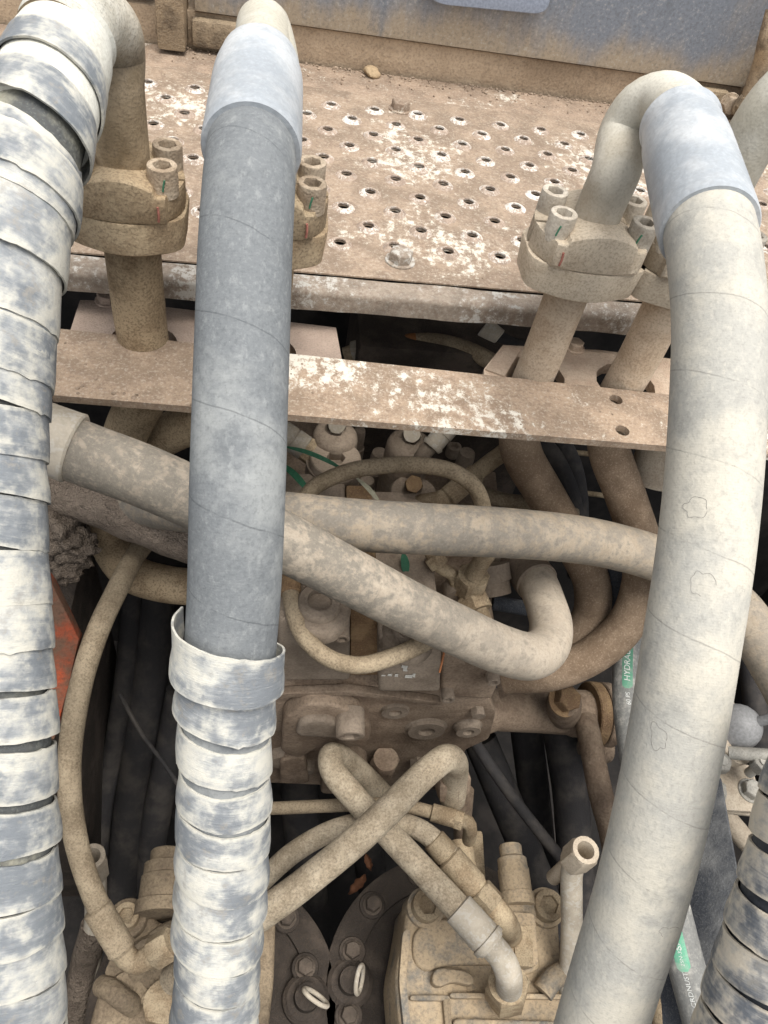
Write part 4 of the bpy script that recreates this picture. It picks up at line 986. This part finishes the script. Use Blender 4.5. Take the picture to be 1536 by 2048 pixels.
# ================================================================== RIGHT PUMP
ZQ = -1.0
pu = thing('right_pump', 'mottled tan and grey pump head with two socket bolts at the bottom centre', 'pump', PZ(960, 1950, ZQ - .1))
po_ = [(812, 1830), (815, 1800), (838, 1780), (868, 1782), (892, 1808), (930, 1822), (1000, 1815), (1062, 1818), (1068, 1795), (1092, 1786), (1112, 1800), (1118, 1840), (1124, 1930), (1140, 1960), (1160, 2120), (808, 2140), (796, 2020), (790, 1950), (802, 1890)]
prism('cover', roundpoly([PZ(a, b, ZQ) for a, b in po_], .012, 4), (0, 0, -.10), M['pump'], pu, .008, 3)
po2 = [(826, 1860), (880, 1835), (985, 1840), (1050, 1850), (1078, 1905), (1082, 1940), (1030, 1955), (1000, 1930), (900, 1930), (850, 1945), (825, 1920)]
prism('raised_field', roundpoly([PZ(a, b, ZQ + .006) for a, b in po2], .012, 4), (0, 0, -.012), M['pump'], pu, .005, 3)
prism('inlet_block', roundpoly([PZ(a, b, ZQ + .030) for a, b in ((975, 1845), (1000, 1822), (1070, 1826), (1078, 1930), (1020, 1936), (990, 1900))], .006, 3), (0, 0, -.035), M['pump'], pu, .005, 3)
prism('name_plate', [PZ(a, b, ZQ + .033) for a, b in ((1026, 1850), (1064, 1852), (1068, 1934), (1032, 1932))], (0, 0, -.003), M['fitting'], pu, .0008)
for (px, py) in ((851, 1815), (1091, 1815)):
    p = PZ(px, py, ZQ + .004)
    lathe('bolt_boss', p - Vector((0, 0, .03)), p + Vector((0, 0, .002)), [(0, .024), (.9, .023), (1, .0225)], M['pump'], pu, 32)
    inst('socket_bolt', MESH['sb2'], M['fitting'], Matrix.Translation(p + Vector((0, 0, .002))) @ Matrix.Diagonal((1.1, 1.1, .6, 1)), pu)
# relief valve stem pointing away from the viewer
a, b = PZ(1036, 1812, -.985), PZ(1020, 1690, -.985)
lathe('relief_valve', a, b, [(0, .021), (.20, .021), (.21, .0195), (.58, .0195), (.60, .0185), (.76, .0182), (.78, .0165), (.80, .0142), (.82, .0142), (.97, .0142), (1, .0130)], M['pump'], pu, 28)
prism('valve_foot', roundpoly([PZ(x, y, ZQ + .02) for x, y in ((1000, 1835), (1004, 1805), (1066, 1800), (1074, 1835))], .004, 3), (0, 0, -.03), M['pump'], pu, .003)
# ribs
def rib(o, h, zt=ZQ): prism('rib', roundpoly([PZ(a, b, zt + h) for a, b in o], .008, 4), (0, 0, -h - .004), M['pump'], pu, .004, 3)
rib([(862, 1965), (870, 1935), (920, 1938), (950, 1950), (948, 1972), (905, 1962), (880, 1975)], .014)
rib([(820, 1990), (900, 1990), (900, 2001), (820, 2001)], .008)
rib([(900, 1985), (1130, 1988), (1132, 1998), (900, 1996)], .010)
rib([(905, 2036), (1120, 2042), (1122, 2100), (910, 2100)], .010)
rib([(806, 1860), (822, 1858), (812, 1960), (826, 2090), (812, 2100), (798, 1960)], .010)
rib([(885, 1990), (900, 1990), (908, 2100), (895, 2100)], .008)
tube('cast_pipe', [PZ(1085, 1985, ZQ + .012), PZ(1105, 1958, ZQ + .015), PZ(1150, 1935, ZQ + .02), PZ(1200, 1915, ZQ + .02)], .0125, M['pump'], pu, 20)
# pilot valve behind the arched hose
t = thing('pilot_valve', 'small brown pilot valve body behind the arched hose fitting', 'valve', P(935, 1720, .96))
prism('valve_body', roundpoly([PZ(a, b, -1.05) for a, b in ((915, 1668), (965, 1660), (972, 1770), (925, 1775))], .006, 3), (0, 0, -.06), M['fitting'], t, .004)
lathe('valve_stem', PZ(925, 1755, -1.02), PZ(922, 1685, -1.02), [(0, .018), (.4, .018), (.42, .0165), (.8, .0165), (.82, .0155), (1, .015)], M['fitting'], t, 24)

# ================================================================== LEFT PUMP
pl_ = thing('left_pump', 'brown dust coated pump head between the taped hoses at the lower left', 'pump', PZ(300, 1980, -1.12))
ZL = -1.0
prism('cover', roundpoly([PZ(a, b, ZL) for a, b in ((232, 1830), (265, 1808), (300, 1830), (330, 1850), (420, 1840), (500, 1790), (552, 1830), (548, 1960), (530, 2120), (160, 2140), (182, 2030), (215, 1930))], .012, 4), (0, 0, -.10), M['pumpL'], pl_, .008, 3)
prism('raised_field', roundpoly([PZ(a, b, ZL + .012) for a, b in ((285, 1870), (340, 1835), (470, 1830), (480, 1950), (420, 1980), (300, 1960))], .012, 4), (0, 0, -.02), M['pumpL'], pl_, .006, 3)
p = PZ(255, 1838, ZL + .004); lathe('bolt_boss', p - Vector((0, 0, .03)), p + Vector((0, 0, .004)), [(0, .024), (.9, .022), (1, .0205)], M['pumpL'], pl_, 32)
inst('socket_bolt', MESH['sb2'], M['fitting'], Matrix.Translation(p + Vector((0, 0, .004))) @ Matrix.Diagonal((.85, .85, .6, 1)), pl_)
a, b = PZ(322, 1830, -.985), PZ(334, 1700, -.985)
lathe('relief_valve', a, b, [(0, .030), (.20, .030), (.22, .027), (.58, .0262), (.60, .0245), (.78, .0242), (.80, .020), (.84, .0185), (.97, .0185), (1, .0170)], M['pumpL'], pl_, 28)
lathe('disc_boss', PZ(300, 1925, ZL - .01), PZ(300, 1925, ZL + .012), [(0, .028), (.8, .027), (1, .024)], M['pumpL'], pl_, 32)
tube('cast_loop', [PZ(205, 1972, ZL + .002), PZ(222, 1980, ZL + .016), PZ(245, 1998, ZL + .018), PZ(268, 2012, ZL + .002)], .011, M['pumpL'], pl_, 20)
lathe('disc_boss', PZ(252, 1980, ZL - .01), PZ(252, 1980, ZL + .010), [(0, .02), (.8, .019), (1, .017)], M['pumpL'], pl_, 28)
hexnut('nut', PZ(330, 2010, ZL - .005), PZ(326, 2002, ZL + .018), .0235, M['fitting'], pl_)
prism('rib', roundpoly([PZ(a, b, ZL + .01) for a, b in ((205, 1950), (230, 1900), (300, 1985), (420, 2010), (420, 2030), (280, 2010))], .008, 3), (0, 0, -.015), M['pumpL'], pl_, .004)

# ================================================================== round bolted housings below the pumps
def housing(label, cx, cy, r, z, bolts, eye, eyedir):
    t = thing('drive_housing', label, 'housing', PZ(cx, cy, z - .12), 'round bolted housings under the pumps')
    c0 = PZ(cx, cy, z)
    lathe('flange_ring', c0 - Vector((0, 0, .10)), c0, [(0, r * .985), (.85, r), (.98, r), (1, r - .003), (1, r * .76), (.93, r * .755), (.90, r * .70), (.90, 0)], M['housing'], t, 72)
    for (px, py) in bolts:
        p = PZ(px, py, z)
        lathe('washer', p - Vector((0, 0, .002)), p + Vector((0, 0, .003)), [(0, .0175), (.7, .0175), (1, .0165)], M['housing'], t, 24)
        inst('hex_bolt', MESH['hb'], M['housing2'], Matrix.Translation(p + Vector((0, 0, .003))) @ Matrix.Rotation(random.random(), 4, 'Z') @ Matrix.Diagonal((.88, .88, 1.1, 1)), t)
    p = PZ(*eye, z)
    lathe('plug_boss', p - Vector((0, 0, .03)), p + Vector((0, 0, .02)), [(0, .030), (.6, .029), (.7, .024), (.72, .016), (1, .015)], M['housing'], t, 28)
    dd = proj(p)[2] - .03; e0, e1 = P(*eyedir[0], dd), P(*eyedir[1], dd); q = (e0 + e1) / 2; u = (e1 - e0) / 2; w_ = q.normalized(); v = (w_ + u.normalized().cross(w_) * .22).normalized() * u.length
    ring = [q + u * math.cos(a) + v * math.sin(a) for a in [2 * math.pi * k / 16 for k in range(17)]]
    tube('pull_ring', ring, .0028, M['worn'], t, 10, .003)
    return t
housing('dark round bolted housing under the right pump with a pale wire pull ring', 905, 1985, .165, -1.12, ((744, 1811), (704, 1903), (838, 1748), (697, 2032)), (700, 1965), ((724, 1930), (714, 1988)))
housing('dark round bolted housing left of centre beside the taped hose with a pull ring', 430, 2010, .150, -1.12, ((573, 1838), (610, 1936)), (612, 1998), ((608, 1978), (655, 2012)))

# ================================================================== RIGHT SIDE: printed hoses, black plate, strainer
def text_on(path, s, th0, txt, size, mat, parent, up=-1, name='lettering', squeeze=1.0):
    cu = bpy.data.curves.new('t', 'FONT'); cu.body = txt; cu.size = size; cu.resolution_u = 3; cu.align_x = 'LEFT'; cu.align_y = 'CENTER'; cu.shear = .18
    ob = bpy.data.objects.new('t', cu); COL.objects.link(ob)
    dg = bpy.context.evaluated_depsgraph_get(); me = ob.evaluated_get(dg).to_mesh()
    bm = bmesh.new(); bm.from_mesh(me); ob.evaluated_get(dg).to_mesh_clear(); bpy.data.objects.remove(ob); bpy.data.curves.remove(cu)
    rr = RPR + .0005
    for v in bm.verts:
        p, t, n = path.at(s + up * v.co.x * squeeze); b = t.cross(n); a = th0 - v.co.y / rr * up
        v.co = p + (n * math.cos(a) + b * math.sin(a)) * rr
    return mk(name, bm, mat, parent, smooth=False)
RPR = .0175
t = thing('printed_hose', 'grey rubber hose with green stripe and white lettering running beside the black plate', 'hose', P(1370, 1900, .72))
pp = [P(1262, 1180, .95), P(1256, 1290, .93), P(1256, 1400, .90), P(1272, 1520, .86), P(1300, 1650, .81), P(1340, 1800, .76), P(1372, 1930, .73), P(1405, 2050, .71), P(1440, 2180, .70)]
_, pp_ = tube('hose', pp, RPR, M['print'], t, 40, .004)
def patch(sa, sb, th0, half, mat):
    bm = bmesh.new(); prev = None; k = max(6, int((sb - sa) / .003))
    for i in range(k + 1):
        s = sa + (sb - sa) * i / k; p, tt, n = pp_.at(s); b = tt.cross(n)
        f = min(1, min(i, k - i) / 2 + .45); row = []
        for j in range(9):
            a = th0 + (j / 4 - 1) * half * f / RPR; row.append(bm.verts.new(p + (n * math.cos(a) + b * math.sin(a)) * (RPR + .0002)))
        if prev:
            for j in range(8): bm.faces.new((prev[j], prev[j + 1], row[j + 1], row[j]))
        prev = row
    return mk('green_stripe', bm, mat, t)
sA, sB = s_at(pp_, 1800), s_at(pp_, 1942); thm = pp_.face((sA + sB) / 2) + .15
gs = patch(sA, sB, thm, .0065, M['gprint'])
text_on(pp_, s_at(pp_, 1897), thm, 'SAILUNTE', .0078, M['wprint'], gs)
text_on(pp_, s_at(pp_, 1933), thm, '2SN-32', .0046, M['wprint'], gs)
text_on(pp_, s_at(pp_, 2042), thm, 'GA - CRDNUST', .0058, M['wprint'], t)
sA, sB = s_at(pp_, 1270), s_at(pp_, 1386); thm = pp_.face((sA + sB) / 2)
gs = patch(sA, sB, thm, .0060, M['gprint'])
text_on(pp_, s_at(pp_, 1370), thm, 'HYDRAULIC', .0098, M['wprint'], gs)
text_on(pp_, s_at(pp_, 1424), thm, '60 PS', .0070, M['wprint'], t)
ftube('grey_hose', 'second grey rubber hose left of the printed one in the lower right', [P(1262, 1560, .95), P(1290, 1720, .88), P(1320, 1860, .82), P(1345, 1960, .79), P(1380, 2100, .76)], .0165, M['print'], 'hose', 32)
ftube('brown_hose', 'mud stained hose at the very bottom between the pale hose and grey hoses', [P(1270, 1700, .97), P(1295, 1850, .93), P(1318, 1980, .89), P(1345, 2120, .86)], .0165, M['fitting'], 'hose', 32)
bp = [P(1425, 1560, .80), P(1452, 1600, .80), P(1500, 1800, .745), P(1440, 2000, .69), P(1400, 2110, .67), P(1330, 2110, .72), P(1320, 1800, .80), P(1380, 1600, .84)]
# flat black guard plate
n0 = (P(1500, 1800, .75) - P(1330, 1800, .80)).cross(P(1420, 2050, .70) - P(1420, 1580, .82)).normalized()
c0 = P(1430, 1800, .77)
def PP(px, py): r = ray(px, py); return r * (c0.dot(n0) / r.dot(n0))
tag(prism('guard_plate', [PP(a, b) for a, b in ((1400, 1530), (1440, 1555), (1482, 1790), (1410, 2120), (1330, 2140), (1315, 1900), (1335, 1650))], n0 * (-.005 if n0.dot(-c0) > 0 else .005), M['blackp'], None, .0015), 'flat black dusty guard plate behind the pale hose at the lower right', 'plate')
# bracket, dome and clamp at the right edge
br = thing('filter_bracket', 'tan steel bracket with two hex bolts beside the guard plate', 'bracket', P(1465, 1600, .90))
zq = P(1465, 1600, .90).z
prism('bracket_plate', roundpoly([PZ(a, b, zq) for a, b in ((1405, 1520), (1505, 1530), (1524, 1612), (1518, 1624), (1425, 1618), (1385, 1560))], .006, 3), (0, 0, -.006), M['tan'], br, .0015)
prism('bracket_plate', [PZ(a, b, zq - .014) for a, b in ((1400, 1525), (1500, 1533), (1520, 1632), (1420, 1622))], (0, 0, -.005), M['tan'], br, .001)
for (px, py) in ((1428, 1582), (1500, 1582)): inst('hex_bolt', MESH['hb'], M['zinc'], Matrix.Translation(PZ(px, py, zq)) @ Matrix.Rotation(.3, 4, 'Z'), br)
fl = thing('filter_dome', 'grey plastic dome clamped in a tan steel ring at the right edge', 'filter', P(1490, 1450, .88))
a, b = P(1442, 1462, .925), P(1466, 1456, .915)
lathe('clamp_ring', a, b, [(0, .040), (.1, .042), (.9, .042), (1, .040)], M['tan'], fl, 40)
d = (b - a).normalized()
lathe('dome', b, b + d * .034, [(0, .0275), (.25, .0272), (.5, .0245), (.7, .0205), (.86, .0145), (.96, .0075), (1, 0)], M['dome'], fl, 40)
tube('dome_spout', [b + d * .03, b + d * .08], .006, M['dome'], fl, 14)
tube('strap_rod', [P(1455, 1505, .89), P(1500, 1508, .885), P(1560, 1512, .88)], .0075, M['zinc'], fl, 16)
for (px, py) in ((1520, 1530), (1436, 1528)):
    q = P(px, py, .885); hexnut('nut', q + Vector((0, 0, .010)), q - Vector((0, 0, .004)), .0125, M['zinc'], fl)
    tube('stud', [q + Vector((0, 0, .012)), q - Vector((0, 0, .025))], .006, M['zinc'], fl, 14)
ftube('tan_pipe', 'tan pipe sloping down behind the bracket at the right edge', [P(1440, 1620, .98), P(1500, 1690, .96), P(1570, 1760, .95)], .013, M['tan'], 'pipe')
ftube('tan_hose', 'brown hose behind the flange dropping into the dark right of centre', [P(1172, 1440, 1.09), P(1186, 1510, 1.04), P(1200, 1580, 1.02), P(1225, 1680, 1.02), P(1240, 1800, 1.05)], .016, M['cast'], 'hose')

# ================================================================== red painted part, left
tag(prism('red_plate', [P(85, 1140, .74), P(103, 1166, .74), P(158, 1278, .76), P(138, 1370, .77), P(108, 1480, .78), P(80, 1480, .78)], Vector((0, .012, -.01)), M['red'], None, .002), 'muddy plate with bright red paint showing beside the taped hose at the left', 'plate')
tag(box('dark_frame_box', (P(100, 1150, .98).x - .12, .30, -1.25), (P(190, 1150, .98).x, .60, -.78), M['housing'], None, .006), 'dark brown frame box in shadow behind the red plate', 'frame')

# ================================================================== deep hoses in the dark
deep = [([P(262, 1180, 1.05), P(255, 1300, 1.08), P(235, 1450, 1.1), P(205, 1620, 1.12), P(190, 1800, 1.14)], .014, 'thin black hose hanging in the left gap, nearest the thin olive hose'),
        ([P(312, 1170, 1.08), P(305, 1300, 1.1), P(285, 1450, 1.12), P(262, 1600, 1.15), P(240, 1800, 1.18)], .026, 'thick black hose hanging in the left gap beside the thin black one'),
        ([P(362, 1380, 1.1), P(340, 1500, 1.12), P(312, 1640, 1.15), P(290, 1800, 1.2)], .021, 'black hose hanging just left of the taped middle hose'),
        ([P(960, 1480, 1.2), P(1010, 1600, 1.2), P(1060, 1720, 1.22), P(1110, 1850, 1.25)], .026, 'thick black hose slanting down right of the valve block'),
        ([P(1050, 1440, 1.25), P(1065, 1560, 1.28), P(1080, 1700, 1.3), P(1090, 1850, 1.32)], .026, 'black hose hanging behind the slanting thick one'),
        ([P(1120, 1450, 1.18), P(1140, 1580, 1.2), P(1150, 1720, 1.22), P(1160, 1900, 1.25)], .028, 'thick black hose hanging below the outlet flange'),
        ([P(940, 1470, 1.08), P(1000, 1560, 1.06), P(1060, 1640, 1.05), P(1125, 1720, 1.05)], .008, 'thin black cable slanting down right of the crossing hoses'),
        ([P(240, 1390, 1.04), P(285, 1470, 1.02), P(330, 1530, 1.02), P(390, 1620, 1.02)], .003, 'thin dark wire slanting in the left gap'),
        ([P(1470, 1180, 1.05), P(1500, 1330, 1.08), P(1520, 1500, 1.1)], .016, 'black hose behind the tan hose at the right edge'),
        ([P(930, 1580, 1.02), P(925, 1650, 1.04), P(928, 1750, 1.08)], .012, 'dark brown tube below the block corner'),
        ([P(600, 1420, 1.25), P(600, 1600, 1.25), P(620, 1800, 1.3)], .03, 'thick black hose in the dark behind the crossing hoses'),
        ([P(700, 1420, 1.3), P(720, 1600, 1.3), P(750, 1800, 1.32)], .026, 'black hose in the dark behind the crossing of the tan hoses')]
for pts, r, lab in deep: ftube('black_hose', lab, pts, r, M['deep'] if r != .012 else M['cast'], 'hose', 24, 'black hoses deep in the bay', .02)

# ================================================================== loose bits: straw, wire, leaf
def blade(label, pts, w, mat, nrm=Vector((0, -.5, .8)), name='grass_blade', cat='grass blade'):
    path = Path(pts, .004); bm = bmesh.new(); prev = None
    for i, p in enumerate(path.p):
        f = i / (len(path.p) - 1); ww = w * (1 - .75 * abs(2 * f - 1) ** 2.5) * .5; s = path.t[i].cross(nrm).normalized(); u = s.cross(path.t[i]).normalized()
        row = [bm.verts.new(p + s * ww), bm.verts.new(p - u * ww * .35), bm.verts.new(p - s * ww), bm.verts.new(p + u * .0004 - u * ww * .2)]
        if prev:
            for k in range(4): bm.faces.new((prev[k], prev[(k + 1) % 4], row[(k + 1) % 4], row[k]))
        else: bm.faces.new(row)
        prev = row
    bm.faces.new(prev)
    return tag(mk(name, bm, mat), label, cat, 'grass blades caught in the hoses')
blade('green grass blade lying across the socket plug under the bar', [P(570, 893, .80), P(610, 903, .80), P(650, 919, .80), P(690, 941, .80)], .005, M['green'])
blade('dark green grass blade by the middle hose below the socket plug', [P(560, 925, .79), P(590, 950, .78), P(620, 985, .77)], .007, M['green'])
blade('pale dry straw hanging inside the small loop hose', [P(712, 955, .80), P(735, 975, .80), P(760, 1005, .80)], .005, M['straw'])
blade('short green blade under the level hose', [P(806, 1105, .80), P(810, 1125, .80), P(812, 1150, .80)], .009, M['green'])
ftube('copper_wire', 'thin copper coloured wire hanging below the diagonal hose', [P(889, 1300, .76), P(885, 1320, .76), P(879, 1345, .76)], .0011, M['wire'], 'wire', 8, None, 0)
def leaf(label, c0, L, rz, tilt):
    bm = bmesh.new(); g = bmesh.ops.create_grid(bm, x_segments=14, y_segments=6, size=1.0)
    Mx = Matrix.Translation(c0) @ Matrix.Rotation(rz, 4, 'Z') @ Matrix.Rotation(tilt, 4, 'X')
    for v in g['verts']:
        x, y = v.co.x, v.co.y; w = max(.02, (1 - abs(x) ** 2.2)) * (.42 + .06 * math.sin(x * 11))
        v.co = Mx @ Vector((x * L, y * w * L, L * (.35 * y * y + .22 * math.sin(x * 2.4) + .06 * math.sin(x * 9 + y * 4))))
    bmesh.ops.solidify(bm, geom=list(bm.faces), thickness=.0006)
    tag(mk('dead_leaf', bm, M['leaf'], ang=60), label, 'leaf', 'dead leaves in the bay')
leaf('larger curled red brown dead leaf lying behind the crossing hoses', P(712, 1768, 1.10), .017, .9, .5)
leaf('small curled dead leaf above the larger one behind the crossing hoses', P(738, 1725, 1.12), .012, 1.8, -.4)

# ================================================================== dirt crumbs that have collected on ledges and castings
bm = bmesh.new(); rnd = random.Random(4)
def crumb(p, r):
    g = bmesh.ops.create_icosphere(bm, subdivisions=1, radius=r)
    s = Vector((rnd.uniform(.6, 1.4), rnd.uniform(.6, 1.4), rnd.uniform(.4, .9)))
    for v in g['verts']:
        q = v.co * (1 + rnd.uniform(-.3, .3)); v.co = Vector((q.x * s.x, q.y * s.y, q.z * s.z)) + p
for _ in range(420):
    x = rnd.uniform(-.15, .62); t_ = rnd.random() ** 3
    crumb(Vector((*S(x, YW - .002 - t_ * .05), ZP)), rnd.uniform(.0006, .0022))
for _ in range(160):
    x = rnd.uniform(-.16, .5); crumb(Vector((*S(x, rnd.uniform(YF + .01, YB)), ZP)), rnd.uniform(.0004, .0011))
cc = BARC
for _ in range(120):
    u, v = rnd.random(), rnd.random() ** .6
    p = cc[0].lerp(cc[1], u * .8).lerp(cc[3].lerp(cc[2], u * .8), v if u < .25 else rnd.random()); crumb(Vector((p.x, p.y, ZB)), rnd.uniform(.0004, .0016) * (1.3 if u < .2 else .7))
tag(mk('dirt_crumbs', bm, M['crumb'], None, 60), 'dry dirt crumbs scattered along the step, its rear sill and the cross bar', 'dirt', None, 'stuff')
